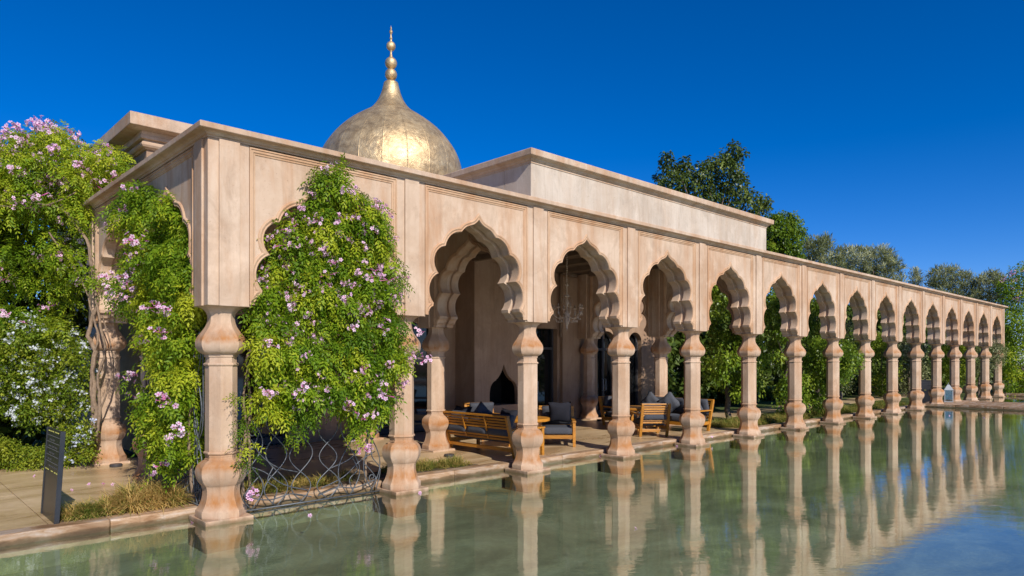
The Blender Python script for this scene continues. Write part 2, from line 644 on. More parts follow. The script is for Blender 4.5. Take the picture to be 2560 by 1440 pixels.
def tube(bm, pts, rad, seg=6, closed=False, cap=True):
    pts = [Vector(p) for p in pts]
    n = len(pts)
    rads = rad if isinstance(rad, (list, tuple)) else [rad] * n
    rings = []
    prev = None
    for i, p in enumerate(pts):
        if closed:
            d = pts[(i + 1) % n] - pts[i - 1]
        else:
            d = pts[min(i + 1, n - 1)] - pts[max(i - 1, 0)]
        if d.length < 1e-7:
            d = Vector((0, 0, 1))
        d.normalize()
        if prev is None:
            a = Vector((0, 0, 1)) if abs(d.z) < .9 else Vector((1, 0, 0))
            u = d.cross(a).normalized()
        else:
            u = (prev - d * prev.dot(d))
            u = u.normalized() if u.length > 1e-6 else d.orthogonal().normalized()
        prev = u
        w = d.cross(u)
        rings.append([bm.verts.new(p + (u * math.cos(2 * PI * k / seg) + w * math.sin(2 * PI * k / seg)) * rads[i]) for k in range(seg)])
    m = n if closed else n - 1
    for i in range(m):
        a, b = rings[i], rings[(i + 1) % n]
        for k in range(seg):
            bm.faces.new((a[k], a[(k + 1) % seg], b[(k + 1) % seg], b[k]))
    if cap and not closed:
        bm.faces.new(rings[0][::-1])
        bm.faces.new(rings[-1])


def lathe(bm, prof, seg, phase=0.0, apothem=False, cap=True):
    k_ = 1 / math.cos(PI / seg) if apothem else 1
    rings = []
    for r, z in prof:
        rings.append([bm.verts.new((r * k_ * math.cos(phase + 2 * PI * i / seg), r * k_ * math.sin(phase + 2 * PI * i / seg), z)) for i in range(seg)])
    for a, b in zip(rings, rings[1:]):
        for i in range(seg):
            bm.faces.new((a[i], a[(i + 1) % seg], b[(i + 1) % seg], b[i]))
    if cap:
        bm.faces.new(rings[0][::-1])
        bm.faces.new(rings[-1])


def oct_mesh(name, prof, mat):
    bm = bmesh.new()
    lathe(bm, prof, 8, PI / 8, True)
    bmesh.ops.recalc_face_normals(bm, faces=bm.faces)
    for f in bm.faces:
        f.smooth = True
    for e in bm.edges:                      # keep the eight arrises crisp
        a, b = (v.co for v in e.verts)
        if abs(a.z - b.z) > 1e-5 or len(e.link_faces) < 2 or e.calc_face_angle(0) > R(38):
            e.smooth = False
    me = bpy.data.meshes.new(name)
    bm.to_mesh(me)
    bm.free()
    me.materials.append(mat)
    return me


def interp(pts, n):
    """Catmull-Rom through 2-D points"""
    out_ = []
    P = [pts[0]] + list(pts) + [pts[-1]]
    for i in range(1, len(P) - 2):
        p0, p1, p2, p3 = (Vector(p) for p in P[i - 1:i + 3])
        for k in range(n):
            t = k / n
            q = 0.5 * ((2 * p1) + (p2 - p0) * t + (2 * p0 - 5 * p1 + 4 * p2 - p3) * t * t + (3 * p1 - p0 - 3 * p2 + p3) * t ** 3)
            out_.append(tuple(q))
    out_.append(tuple(pts[-1]))
    return out_


# ------------------------------------------------------------------ setting
FZ = 0.12                               # terrace level above the water
o = link('ground', box_mesh('ground', M_EARTH, -400, 400, -400, 400, -1.2, -0.62))
tag(o, kind='structure')
o = link('pool_floor', box_mesh('pool_floor', M_POOLFLOOR, -60, 52, -50, 0.5, -0.6, -0.32))
tag(o, kind='structure')
bm = bmesh.new()
vs = [bm.verts.new(p) for p in ((-60, -50, 0), (50, -50, 0), (50, 0.36, 0), (-60, 0.36, 0))]
bm.faces.new(vs)
o = link('pool_water', bm_mesh(bm, 'pool_water', M_WATER))
tag(o, kind='structure')

# terrace: cast slabs with open joints
ter = tag(link('terrace', box_mesh('terrace', M_TERRACE, -40, 14.2, 0.6, 5.62, -0.6, 0.10)), kind='structure')
xs = [-40, -14, -8.2, -1.72, 5.25, 9.45, 14.2]
for i, (a, b) in enumerate(zip(xs, xs[1:])):
    if a < -1.8:
        ys = [0.59, 2.9, 5.62]
    elif a < 0:
        ys = [0.59, 5.79]
    else:
        ys = [0.59, 3.1, 5.79]
    for c, d in zip(ys, ys[1:]):
        link('floor_slab', box_mesh('floor_slab', M_TERRACE, a + .004, b - .004, c + .004, d - .004, 0.0, FZ, 0.003), ter)
lawn = tag(link('lawn', box_mesh('lawn', M_LAWN, 14.21, 120, 0.6, 120, -0.6, 0.07)), kind='structure')
lawn2 = tag(link('garden_bed', box_mesh('garden_bed', M_LAWN, -60, 0.7, 5.63, 60, -0.6, 0.095)), kind='structure')
path = tag(link('garden_path', box_mesh('garden_path', M_TERRACE, 14.23, 46, 2.9, 4.3, 0, 0.085, 0.004)), kind='structure')
far_bank = tag(link('far_bank', box_mesh('far_bank', M_LAWN, 42.6, 200, -60, 0.59, -0.6, 0.14)), kind='structure')
bank_edge = tag(link('far_bank_kerb', box_mesh('far_bank_kerb', M_COPING, 42.2, 42.58, -60, 0.59, -0.6, 0.16, 0.01)), kind='structure')

# pool kerb of separate coping stones
kerb = tag(link('pool_kerb', box_mesh('pool_kerb', M_POOLFLOOR, -40, 29.3, 0.40, 0.58, -0.6, 0.04)), kind='structure')
x = -14.0
cop = []
for L_ in (1.35, 1.7, 2.1):
    bm = bmesh.new()
    box(bm, 0, L_ - .005, 0.33, 0.58, -0.05, FZ + .004, 0.016)
    cop.append((L_, bm_mesh(bm, 'coping_stone', M_COPING)))
while x < 29.0:
    L_, me = random.choice(cop)
    link('coping_stone', me, kerb, (x, random.uniform(-.006, .006), random.uniform(-.005, .004)))
    x += L_
cw = tag(link('causeway', box_mesh('causeway', M_TERRACE, 29.45, 33.0, -40, 0.6, -0.6, 0.05)), kind='structure')
y = -40
bm = bmesh.new()
box(bm, 29.38, 33.05, 0, 1.62, 0.03, 0.14, 0.012)
cs = bm_mesh(bm, 'paving_slab', M_COPING)
while y < -1.2:
    link('paving_slab', cs, cw, (0, y, random.uniform(-.003, .003)))
    y += 1.635
link('paving_slab', box_mesh('paving_slab', M_COPING, 29.38, 33.05, y, 0.59, 0.03, 0.14, 0.012), cw)


# ------------------------------------------------------------------ the columns
P_BASE = [(.272, .055), (.275, .062), (.275, .135), (.272, .142)] + interp([(.268, .146), (.243, .185), (.222, .235), (.207, .29), (.2, .35), (.203, .405), (.216, .445)], 2) + \
    interp([(.222, .45), (.252, .50), (.271, .555), (.276, .61), (.27, .66), (.25, .702), (.217, .735), (.188, .752), (.178, .757)], 2) + [(.177, .772), (.168, .775), (.166, .815)]
RING = [(.168, 0), (.178, .002), (.189, .012), (.191, .02), (.189, .03), (.18, .039), (.170, .042)]
P_SHAFT = [(.170, .80), (.1735, .862), (.1735, 1.915), (.168, 1.96), (.166, 2.05)]
P_CAP = [(.168, 2.028), (.176, 2.03), (.180, 2.05), (.180, 2.062)] + interp([(.195, 2.066), (.238, 2.092), (.266, 2.14), (.276, 2.19), (.27, 2.24), (.247, 2.29), (.216, 2.335), (.186, 2.38), (.165, 2.42), (.151, 2.47), (.147, 2.515), (.153, 2.555), (.172, 2.597), (.202, 2.627), (.24, 2.646), (.272, 2.655)], 2)
ME_SHAFT = oct_mesh('column', P_SHAFT, M_COLUMN)
ME_CBASE = oct_mesh('base', P_BASE, M_COLUMN)
ME_CAP = oct_mesh('capital', P_CAP, M_COLUMN)
ME_RING = oct_mesh('ring', RING, M_COLUMN)
ME_PLINTH = box_mesh('plinth', M_COLUMN, -.292, .292, -.292, .292, -.33, .056, 0.008)


def column(parent, x, y, dz=0.0):
    c = link('column', ME_SHAFT, parent, (x, y, dz))
    link('plinth', ME_PLINTH, c)
    link('base', ME_CBASE, c)
    link('ring', ME_RING, c, (0, 0, .823))
    link('ring', ME_RING, c, (0, 0, 1.917))
    link('capital', ME_CAP, c)
    return c


# ------------------------------------------------------------------ scalloped arch panels
ZB, ZT = 2.655, 4.67


def arc3(a, b, c, n):
    """points of the circle a-b-c from a to c (without a)"""
    ax, ay, bx, by, cx, cy = *a, *b, *c
    d = 2 * (ax * (by - cy) + bx * (cy - ay) + cx * (ay - by))
    ux = ((ax * ax + ay * ay) * (by - cy) + (bx * bx + by * by) * (cy - ay) + (cx * cx + cy * cy) * (ay - by)) / d
    uy = ((ax * ax + ay * ay) * (cx - bx) + (bx * bx + by * by) * (ax - cx) + (cx * cx + cy * cy) * (bx - ax)) / d
    r = math.hypot(ax - ux, ay - uy)
    t0, t1, t2 = (math.atan2(q[1] - uy, q[0] - ux) for q in (a, b, c))
    while t1 < t0:
        t1 += 2 * PI
    while t2 < t1:
        t2 += 2 * PI
    return [(ux + r * math.cos(t0 + (t2 - t0) * k / n), uy + r * math.sin(t0 + (t2 - t0) * k / n)) for k in range(1, n + 1)]


HALF = [(1.07, ZB), (1.065, 2.70), (1.035, 2.728), (1.005, 2.733), (.995, 2.765), (.965, 2.80), (.925, 2.82), (.915, 2.872)]
HALF += arc3(HALF[-1], (1.0, 3.09), (.82, 3.335), 9)
HALF += arc3(HALF[-1], (.905, 3.55), (.685, 3.772), 9)
HALF += arc3(HALF[-1], (.575, 3.955), (.365, 4.03), 8)
HALF += interp([HALF[-1], (.275, 4.115), (.185, 4.155), (.105, 4.185), (.045, 4.225), (0, 4.275)], 3)[1:]
ARCH = [(-d, z) for d, z in HALF] + [(d, z) for d, z in HALF[-2::-1]]       # left foot -> apex -> right foot


def offset2(pts, dist):
    res = []
    for i, p in enumerate(pts):
        a = Vector(pts[max(i - 1, 0)])
        b = Vector(pts[min(i + 1, len(pts) - 1)])
        d = (b - a).normalized()
        n = Vector((-d.y, d.x))                     # left of travel: up and outward over the arch
        res.append((p[0] + n.x * dist, p[1] + n.y * dist))
    return res


def panel_mesh():
    bm = bmesh.new()
    D = 1.10
    yf, yb = -.225, .225
    g = 0.055
    # front and back faces
    for y_ in (yf, yb):
        vs_ = [bm.verts.new((x_, y_, z_)) for x_, z_ in [(-D, ZT), (-D, ZB)] + ARCH + [(D, ZB), (D, ZT)]]
        bm.faces.new(vs_)
    # soffit: band, sunk channel, band
    inner = offset2(ARCH, 0.05)
    rows = [(yf, ARCH), (-g, ARCH), (-g + .004, inner), (g - .004, inner), (g, ARCH), (yb, ARCH)]
    grid = [[bm.verts.new((x_, y_, z_)) for x_, z_ in pts] for y_, pts in rows]
    for a, b in zip(grid, grid[1:]):
        for i in range(len(a) - 1):
            bm.faces.new((a[i], a[i + 1], b[i + 1], b[i]))
    # ends, top, feet
    for s in (-1, 1):
        q = [bm.verts.new(p) for p in ((s * D, yf, ZB), (s * D, yb, ZB), (s * D, yb, ZT), (s * D, yf, ZT))]
        bm.faces.new(q)
        q = [bm.verts.new(p) for p in ((s * D, yf, ZB), (s * D, yb, ZB), (s * 1.07, yb, ZB), (s * 1.07, yf, ZB))]
        bm.faces.new(q)
    q = [bm.verts.new(p) for p in ((-D, yf, ZT), (D, yf, ZT), (D, yb, ZT), (-D, yb, ZT))]
    bm.faces.new(q)
    bmesh.ops.remove_doubles(bm, verts=bm.verts, dist=0.0005)
    return bm_mesh(bm, 'arch_panel', M_PLASTER, True, 24)


def sweep_flat(path, prof, y0, sgn=-1):
    """profile (across, proud) swept along a path in the x-z plane, mitred; y0 is the wall face"""
    bm = bmesh.new()
    n = len(path)
    rings = []
    for i, p in enumerate(path):
        p = Vector(p)
        d0 = (p - Vector(path[i - 1])).normalized() if i > 0 else None
        d1 = (Vector(path[i + 1]) - p).normalized() if i < n - 1 else None
        if d0 is None:
            d0 = d1
        if d1 is None:
            d1 = d0
        n0, n1 = Vector((-d0.y, d0.x)), Vector((-d1.y, d1.x))
        m = (n0 + n1)
        m = m.normalized() if m.length > 1e-6 else n0
        k = min(1 / max(m.dot(n0), 0.3), 1.6)
        rings.append([bm.verts.new((p.x + m.x * k * a, y0 + sgn * h, p.y + m.y * k * a)) for a, h in prof])
    for a, b in zip(rings, rings[1:]):
        for j in range(len(prof) - 1):
            bm.faces.new((a[j], a[j + 1], b[j + 1], b[j]))
    bm.faces.new(rings[0])
    bm.faces.new(rings[-1][::-1])
    return bm


ME_PANEL = panel_mesh()
FR = [(-1.095, ZB + .03), (-1.095, 4.655), (1.095, 4.655), (1.095, ZB + .03)]
ME_FRAME = bm_mesh(sweep_flat(FR[::-1], [(0, 0), (0, .034), (.018, .036), (.022, .024), (.05, .024), (.06, .012), (.078, .010), (.082, 0)], -.2255), 'frame_moulding', M_ORANGE)
ARCHX = offset2(ARCH, 0.0)
tipi = len(ARCH) // 2
ME_ARCHM = bm_mesh(sweep_flat(ARCH[3:-3], [(.004, 0), (.004, .012), (.012, .018), (.02, .012), (.026, .007), (.036, .018), (.052, .024), (.066, .016), (.074, 0)], -.2255), 'arch_moulding', M_ORANGE, True, 40)


def pier_mesh():
    bm = bmesh.new()
    box(bm, -.252, .252, -.252, .252, ZB, ZT + .005, 0.006)
    return bm_mesh(bm, 'pier', M_PLASTER)


ME_PIER = pier_mesh()
ME_STRIP = box_mesh('pilaster_strip', M_PLASTER, -.125, .125, -.282, -.2525, ZB - .004, ZT + .003, 0.006)


def bay(parent, x, y, rot):
    p = link('arch_panel', ME_PANEL, parent, (x, y, 0), (0, 0, rot))
    link('frame_moulding', ME_FRAME, p)
    link('arch_moulding', ME_ARCHM, p)
    return p


def pier(parent, x, y, faces):
    p = link('pier', ME_PIER, parent, (x, y, 0))
    for a in faces:
        link('pilaster_strip', ME_STRIP, p, (0, 0, 0), (0, 0, a))
    return p


BAY = 2.7
arcade = thing('arcade', 'long pink plaster arcade of scalloped arches on bulbous columns along the pool edge', 'arcade')
for n in range(16):
    column(arcade, n * BAY, 0)
    pier(arcade, n * BAY, 0, [0, PI] if n else [0, -PI / 2])
    if n < 15:
        bay(arcade, (n + .5) * BAY, 0, 0)
for n in (1, 2):
    column(arcade, 0, n * BAY, FZ - .02)
    pier(arcade, 0, n * BAY, [-PI / 2])
    bay(arcade, 0, (n - .5) * BAY, -PI / 2)


def ring_cornice(stations, prof, closed_ends=True):
    """stations: functions offset -> (x, y)"""
    bm = bmesh.new()
    rings = [[bm.verts.new((*st(o_), z_)) for o_, z_ in prof] for st in stations]
    n = len(prof)
    for a, b in zip(rings, rings[1:]):
        for j in range(n):
            bm.faces.new((a[j], a[(j + 1) % n], b[(j + 1) % n], b[j]))
    bm.faces.new(rings[0])
    bm.faces.new(rings[-1][::-1])
    return bm


CPROF = [(-.30, 4.676), (.262, 4.676), (.264, 4.695), (.285, 4.703), (.297, 4.725), (.318, 4.737), (.384, 4.741), (.390, 4.747), (.392, 4.803), (.384, 4.812), (-.30, 4.835)]
stat = [lambda o_: (40.5 + .39, -o_)]
for k in range(14, 0, -1):
    stat.append(lambda o_, k=k: (k * BAY + 0.9 * (k % 2), -o_ + 0.004 * math.sin(k * 2.1)))
stat += [lambda o_: (-o_, -o_), lambda o_: (-o_, 5.65)]
link('cornice', bm_mesh(ring_cornice(stat, CPROF), 'cornice', M_PLASTER), arcade)
FP = [(-.2, ZT + .0055), (.2565, ZT + .0055), (.2565, 4.6755), (-.2, 4.6755)]

# ------------------------------------------------------------------ loggia with attic, behind the third to fifth arches
loggia = thing('loggia', 'open loggia with plain pale attic block above the third to fifth arches', 'pavilion')
for (i, j) in ((2, 1), (2, 2), (5, 1), (5, 2)):
    column(loggia, i * BAY, j * BAY, FZ - .02)
    pier(loggia, i * BAY, j * BAY, [-PI / 2, PI / 2])
for i in (2, 5):
    for j in (0, 1):
        bay(loggia, i * BAY, (j + .5) * BAY, -PI / 2)
        bm = sweep_flat([(x_, z_) for x_, z_ in FR[::-1]], [(0, 0), (0, .034), (.05, .024), (.078, .010), (.082, 0)], .2255, 1)
        link('frame_moulding', bm_mesh(bm, 'frame_moulding', M_PLASTER), loggia.children[-1])
link('ceiling', box_mesh('ceiling', M_CEIL, 5.1, 13.8, 0.31, 5.79, 4.70, 4.80), loggia)
for k in range(7):
    xb = 5.95 + k * 1.17
    link('ceiling_beam', box_mesh('ceiling_beam', M_CEIL, xb, xb + .14, 0.32, 4.98, 4.56, 4.699, .006), loggia)
for (a, b) in ((0.31, 13.5), ):
    pass
link('portico_roof', box_mesh('portico_roof', M_ROOF, 0.31, 5.09, 0.31, 5.79, 4.62, 4.79), arcade)
X0, X1, Y0, Y1 = 5.115, 13.72, -.372, 5.9
bm = bmesh.new()
box(bm, X0, X1, Y0, 0.305, 4.80, 5.40, 0.01)
link('attic_wall', bm_mesh(bm, 'attic_wall', M_PALE), loggia)
link('attic_wall', box_mesh('attic_wall', M_PALE, X0, X1, 0.307, Y1, 4.802, 5.40), loggia)


def rect_cornice(x0, x1, y0, y1, prof):
    st = [lambda o_: (x0 - o_, y0 - o_), lambda o_: (x1 + o_, y0 - o_), lambda o_: (x1 + o_, y1 + o_), lambda o_: (x0 - o_, y1 + o_)]
    bm = bmesh.new()
    rings = [[bm.verts.new((*s_(o_), z_)) for o_, z_ in prof] for s_ in st]
    n = len(prof)
    for i in range(4):
        a, b = rings[i], rings[(i + 1) % 4]
        for j in range(n - 1):
            bm.faces.new((a[j], a[j + 1], b[j + 1], b[j]))
    bm.faces.new([r[-1] for r in rings])
    bm.faces.new([r[0] for r in rings][::-1])
    return bm


link('attic_eave', bm_mesh(rect_cornice(X0, X1, Y0, Y1, [(-.1, 5.39), (.012, 5.39), (.014, 5.425), (.035, 5.435), (.05, 5.46), (.13, 5.49), (.135, 5.50), (.14, 5.585), (.13, 5.60), (-.1, 5.64)]), 'attic_eave', M_PLASTER), loggia)

# chimney breast with ogee fireplace
BX0, BX1, BY = 8.40, 10.50, 5.0
NP = [(.52, .76), (.52, 1.06)] + interp([(.52, 1.06), (.49, 1.25), (.40, 1.38), (.29, 1.44), (.27, 1.475), (.235, 1.485), (.15, 1.58), (.07, 1.70), (0, 1.88)], 4)[1:]
niche = [(-d, z) for d, z in NP] + [(d, z) for d, z in NP[-2::-1]]
bm = bmesh.new()
cx = (BX0 + BX1) / 2
f1 = [bm.verts.new((x_, BY, z_)) for x_, z_ in [(BX0, 4.698), (BX0, .76)] + [(cx + a, b) for a, b in niche] + [(BX1, .76), (BX1, 4.698)]]
bm.faces.new(f1)
q = [bm.verts.new(p) for p in ((BX0, BY, .76), (BX0, BY, FZ), (BX1, BY, FZ), (BX1, BY, .76))]
bm.faces.new(q)
for s in (BX0, BX1):
    q = [bm.verts.new(p) for p in ((s, BY, FZ), (s, 5.798, FZ), (s, 5.798, 4.698), (s, BY, 4.698))]
    bm.faces.new(q)
a_ = [bm.verts.new((cx + a, BY, b)) for a, b in niche]
b_ = [bm.verts.new((cx + a, BY + .12, b)) for a, b in niche]
for i in range(len(niche) - 1):
    bm.faces.new((a_[i], a_[i + 1], b_[i + 1], b_[i]))
bmesh.ops.remove_doubles(bm, verts=bm.verts, dist=.0005)
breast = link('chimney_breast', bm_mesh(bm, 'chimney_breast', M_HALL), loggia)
bm = bmesh.new()
box(bm, cx - .60, cx + .60, BY + .115, 5.75, .70, 1.95)
for f in list(bm.faces):
    if abs(f.calc_center_median().y - (BY + .115)) < .01:
        bm.faces.remove(f)
link('firebox', bm_mesh(bm, 'firebox', M_SOOT), breast)
link('hearth', box_mesh('hearth', M_HALL, cx - .519, cx + .519, BY - .03, BY + .6, .745, .764, .004), breast)
bm = bmesh.new()
tube(bm, [(cx - .42, BY + .3, .80), (cx - .36, BY + .42, 1.12)], [.07, .06], 9)
tag(link('log', bm_mesh(bm, 'log', M_LOG, True, 40)), 'pale log leaning inside the dark fireplace niche', 'log')

# ------------------------------------------------------------------ main hall behind
hall = thing('main_hall', 'taller pink hall with heavy stepped eaves behind the arcade corner', 'building')
HX0, HX1, HY0, HY1 = 0.75, 18.15, 5.8, 15.0
OPEN = [(1.45, 3.65, 2.95, True), (6.0, 8.0, 2.95, False), (10.8, 12.45, 2.95, False), (14.4, 15.4, 2.95, True), (16.1, 16.85, 2.95, True)]
out2 = [(HX0, 6.1), (HX0, FZ)]
for a, b, h, arch in OPEN:
    out2 += [(a, FZ)]
    if arch:
        r_ = (b - a) / 2
        out2 += [(a + r_ - r_ * math.cos(t), h - r_ * .9 + r_ * .9 * math.sin(t)) for t in [PI * k / 14 for k in range(15)]]
    else:
        out2 += [(a, h), (b, h)]
    out2 += [(b, FZ)]
out2 += [(HX1, FZ), (HX1, 6.1)]
bm = bmesh.new()
fa = [bm.verts.new((x_, HY0, z_)) for x_, z_ in out2]
bm.faces.new(fa)
fb = [bm.verts.new((x_, HY0 + .35, z_)) for x_, z_ in out2]
for i in range(1, len(out2) - 2):
    bm.faces.new((fa[i], fa[i + 1], fb[i + 1], fb[i]))
for s in (HX0, HX1):
    q = [bm.verts.new(p) for p in ((s, HY0, FZ), (s, HY1, FZ), (s, HY1, 6.1), (s, HY0, 6.1))]
    bm.faces.new(q)
q = [bm.verts.new(p) for p in ((HX0, HY1, FZ), (HX1, HY1, FZ), (HX1, HY1, 6.1), (HX0, HY1, 6.1))]
bm.faces.new(q)
bmesh.ops.remove_doubles(bm, verts=bm.verts, dist=.0005)
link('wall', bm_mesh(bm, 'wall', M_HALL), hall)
link('eave', bm_mesh(rect_cornice(HX0, HX1, HY0, HY1, [(-.3, 6.07), (.03, 6.07), (.05, 6.09), (.09, 6.10), (.115, 6.135), (.115, 6.165), (.09, 6.20), (.06, 6.21), (.06, 6.235), (.135, 6.245), (.14, 6.30), (.12, 6.31), (.12, 6.385), (.38, 6.40), (.385, 6.41), (.39, 6.62), (.38, 6.63), (-.3, 6.68)]), 'eave', M_PLASTER), hall)
for a, b, h, arch in OPEN:
    fr = bmesh.new()
    w_ = .06
    box(fr, a, a + w_, HY0 + .16, HY0 + .24, FZ, h - (.45 * (b - a) if arch else 0), .004)
    box(fr, b - w_, b, HY0 + .16, HY0 + .24, FZ, h - (.45 * (b - a) if arch else 0), .004)
    mid = (a + b) / 2
    if b - a > 0.9:
        box(fr, mid - .04, mid + .04, HY0 + .161, HY0 + .239, FZ, h - .05, .004)
    box(fr, a + w_ + .002, b - w_ - .002, HY0 + .165, HY0 + .235, 2.30, 2.38, .004)
    box(fr, a + w_ + .002, b - w_ - .002, HY0 + .165, HY0 + .235, FZ, FZ + .16, .004)
    if arch:
        r_ = (b - a) / 2
        tube(fr, [(mid - (r_ - .03) * math.cos(t), HY0 + .2, h - r_ * .9 + (r_ * .9 - .03) * math.sin(t)) for t in [PI * k / 14 for k in range(15)]], .035, 4)
    d = link('glass_door', bm_mesh(fr, 'glass_door', M_FRAME), hall)
    pb = bmesh.new()
    box(pb, a - .02, b + .02, HY0 + .255, HY0 + .27, FZ - .01, h + .02)
    link('pane', bm_mesh(pb, 'pane', M_GLASS), d)
    if b - a > 0.9:
        hb = bmesh.new()
        for s in (-1, 1):
            tube(hb, [(mid + s * .07, HY0 + .15, .95), (mid + s * .07, HY0 + .10, .97), (mid + s * .07, HY0 + .10, 1.33), (mid + s * .07, HY0 + .15, 1.35)], .011, 6)
        link('handle', bm_mesh(hb, 'handle', M_WHITEMETAL), d)
# pilaster on the hall wall
bm = bmesh.new()
box(bm, 12.55, 13.42, 5.66, 5.799, FZ, 4.698, .008)
box(bm, 12.52, 13.45, 5.63, 5.798, FZ, .34, .006)
link('pilaster', bm_mesh(bm, 'pilaster', M_HALL), hall)

# ------------------------------------------------------------------ golden dome
DX, DY = 9.27, 10.22
dome = thing('golden_dome', 'gilded onion dome of beaten sheets with ball finial above the roof', 'dome', (DX, DY, 0))
DP = [(2.22, 7.3), (2.30, 7.7), (2.315, 8.0), (2.29, 8.25), (2.22, 8.5), (2.11, 8.75), (1.95, 9.0), (1.75, 9.25), (1.50, 9.5), (1.21, 9.73), (.93, 9.92), (.72, 10.05)]
DP = interp(DP, 3)
NP_ = interp([(.72, 10.05), (.56, 10.2), (.42, 10.4), (.32, 10.62), (.26, 10.82), (.23, 10.95)], 3)
NG = 20
bm = bmesh.new()
GQ = [-1, -.95, -.5, 0, .5, .95, 1]
seg = len(GQ) - 1
rows = []
for r_, z_ in DP:
    row = []
    for k, q in enumerate(GQ):
        t = q * PI / NG * .996
        lift = 0.005 * (1 if k in (0, len(GQ) - 1) else 0)
        row.append(bm.verts.new(((r_ + lift) * math.cos(t), (r_ + lift) * math.sin(t), z_)))
    rows.append(row)
for a, b in zip(rows, rows[1:]):
    for k in range(seg):
        bm.faces.new((a[k], a[k + 1], b[k + 1], b[k]))
ME_GORE = bm_mesh(bm, 'gilt_panel', M_GOLD, True, 12)
for k in range(NG):
    link('gilt_panel', ME_GORE, dome, (0, 0, 0), (0, 0, 2 * PI * (k + .3) / NG))
bm = bmesh.new()
lathe(bm, [(r_ + .012, z_) for r_, z_ in NP_] + [(.235, 10.96), (.235, 10.99), (.2, 11.03), (.14, 11.07), (.06, 11.1)], 20)
link('neck', bm_mesh(bm, 'neck', M_GOLD, True, 40), dome)
bm = bmesh.new()
lathe(bm, [(2.2, 6.6), (2.2, 7.28), (2.26, 7.3), (2.26, 7.34)], 48)
link('drum', bm_mesh(bm, 'drum', M_PLASTER, True, 40), dome)


def ball(r_):
    bm = bmesh.new()
    lathe(bm, [(max(.004, r_ * math.sin(PI * k / 14)), -r_ * math.cos(PI * k / 14)) for k in range(15)], 20)
    return bm


for r_, z_ in ((.195, 11.275), (.195, 11.645), (.15, 12.20)):
    link('finial_ball', bm_mesh(ball(r_), 'finial_ball', M_GOLD, True), dome, (0, 0, z_))
bm = bmesh.new()
lathe(bm, [(.10, 11.10), (.06, 11.12), (.06, 11.5), (.08, 11.86), (.055, 11.93), (.035, 12.0), (.03, 12.08), (.05, 12.12), (.06, 12.15), (.04, 12.4), (.045, 12.45), (.028, 12.48), (.032, 12.53), (.05, 12.56), (.03, 12.60), (.022, 12.70), (.04, 12.735), (.058, 12.775), (.055, 12.81), (.03, 12.845), (.02, 12.87), (.03, 12.895), (.03, 12.92), (.012, 12.95), (.004, 13.0)], 12)
link('finial_spindle', bm_mesh(bm, 'finial_spindle', M_GOLD, True, 50), dome, (0, 0, 11.1 * .07), (0, 0, 0), (1, 1, .93))


# ------------------------------------------------------------------ teak furniture
def cushion_mesh(name, w, d, h, mat, puff=0.25):
    bm = bmesh.new()
    bmesh.ops.create_cube(bm, size=1)
    bmesh.ops.subdivide_edges(bm, edges=bm.edges, cuts=5, use_grid_fill=True)
    for v in bm.verts:
        x_, y_, z_ = v.co * 2
        ed = max(abs(x_), abs(y_))
        fz = 1 - puff * ed ** 6
        v.co = Vector((x_ * w / 2 * (1 - .03 * z_ * z_), y_ * d / 2 * (1 - .03 * z_ * z_), z_ * h / 2 * fz))
    return bm_mesh(bm, name, mat, True)


def pillow_mesh(name, w, h, t, mat):
    bm = bmesh.new()
    n = 10
    top, bot = {}, {}
    for i in range(n + 1):
        for j in range(n + 1):
            u, v = i / n * 2 - 1, j / n * 2 - 1
            k = (1 - u * u) * (1 - v * v)
            pin = 1 - .10 * (1 - abs(u)) - 0
            pin2 = 1 - .10 * (1 - abs(v))
            th = t / 2 * max(k, 0) ** .42
            x_, z_ = u * w / 2 * pin2, v * h / 2 * pin
            w_ = .012 * math.sin(5 * u + 3 * v)
            top[i, j] = bm.verts.new((x_, th + w_, z_))
            bot[i, j] = bm.verts.new((x_, -th + w_, z_))
    for i in range(n):
        for j in range(n):
            bm.faces.new((top[i, j], top[i + 1, j], top[i + 1, j + 1], top[i, j + 1]))
            bm.faces.new((bot[i, j], bot[i, j + 1], bot[i + 1, j + 1], bot[i + 1, j]))
    bmesh.ops.remove_doubles(bm, verts=bm.verts, dist=.001)
    return bm_mesh(bm, name, mat, True)


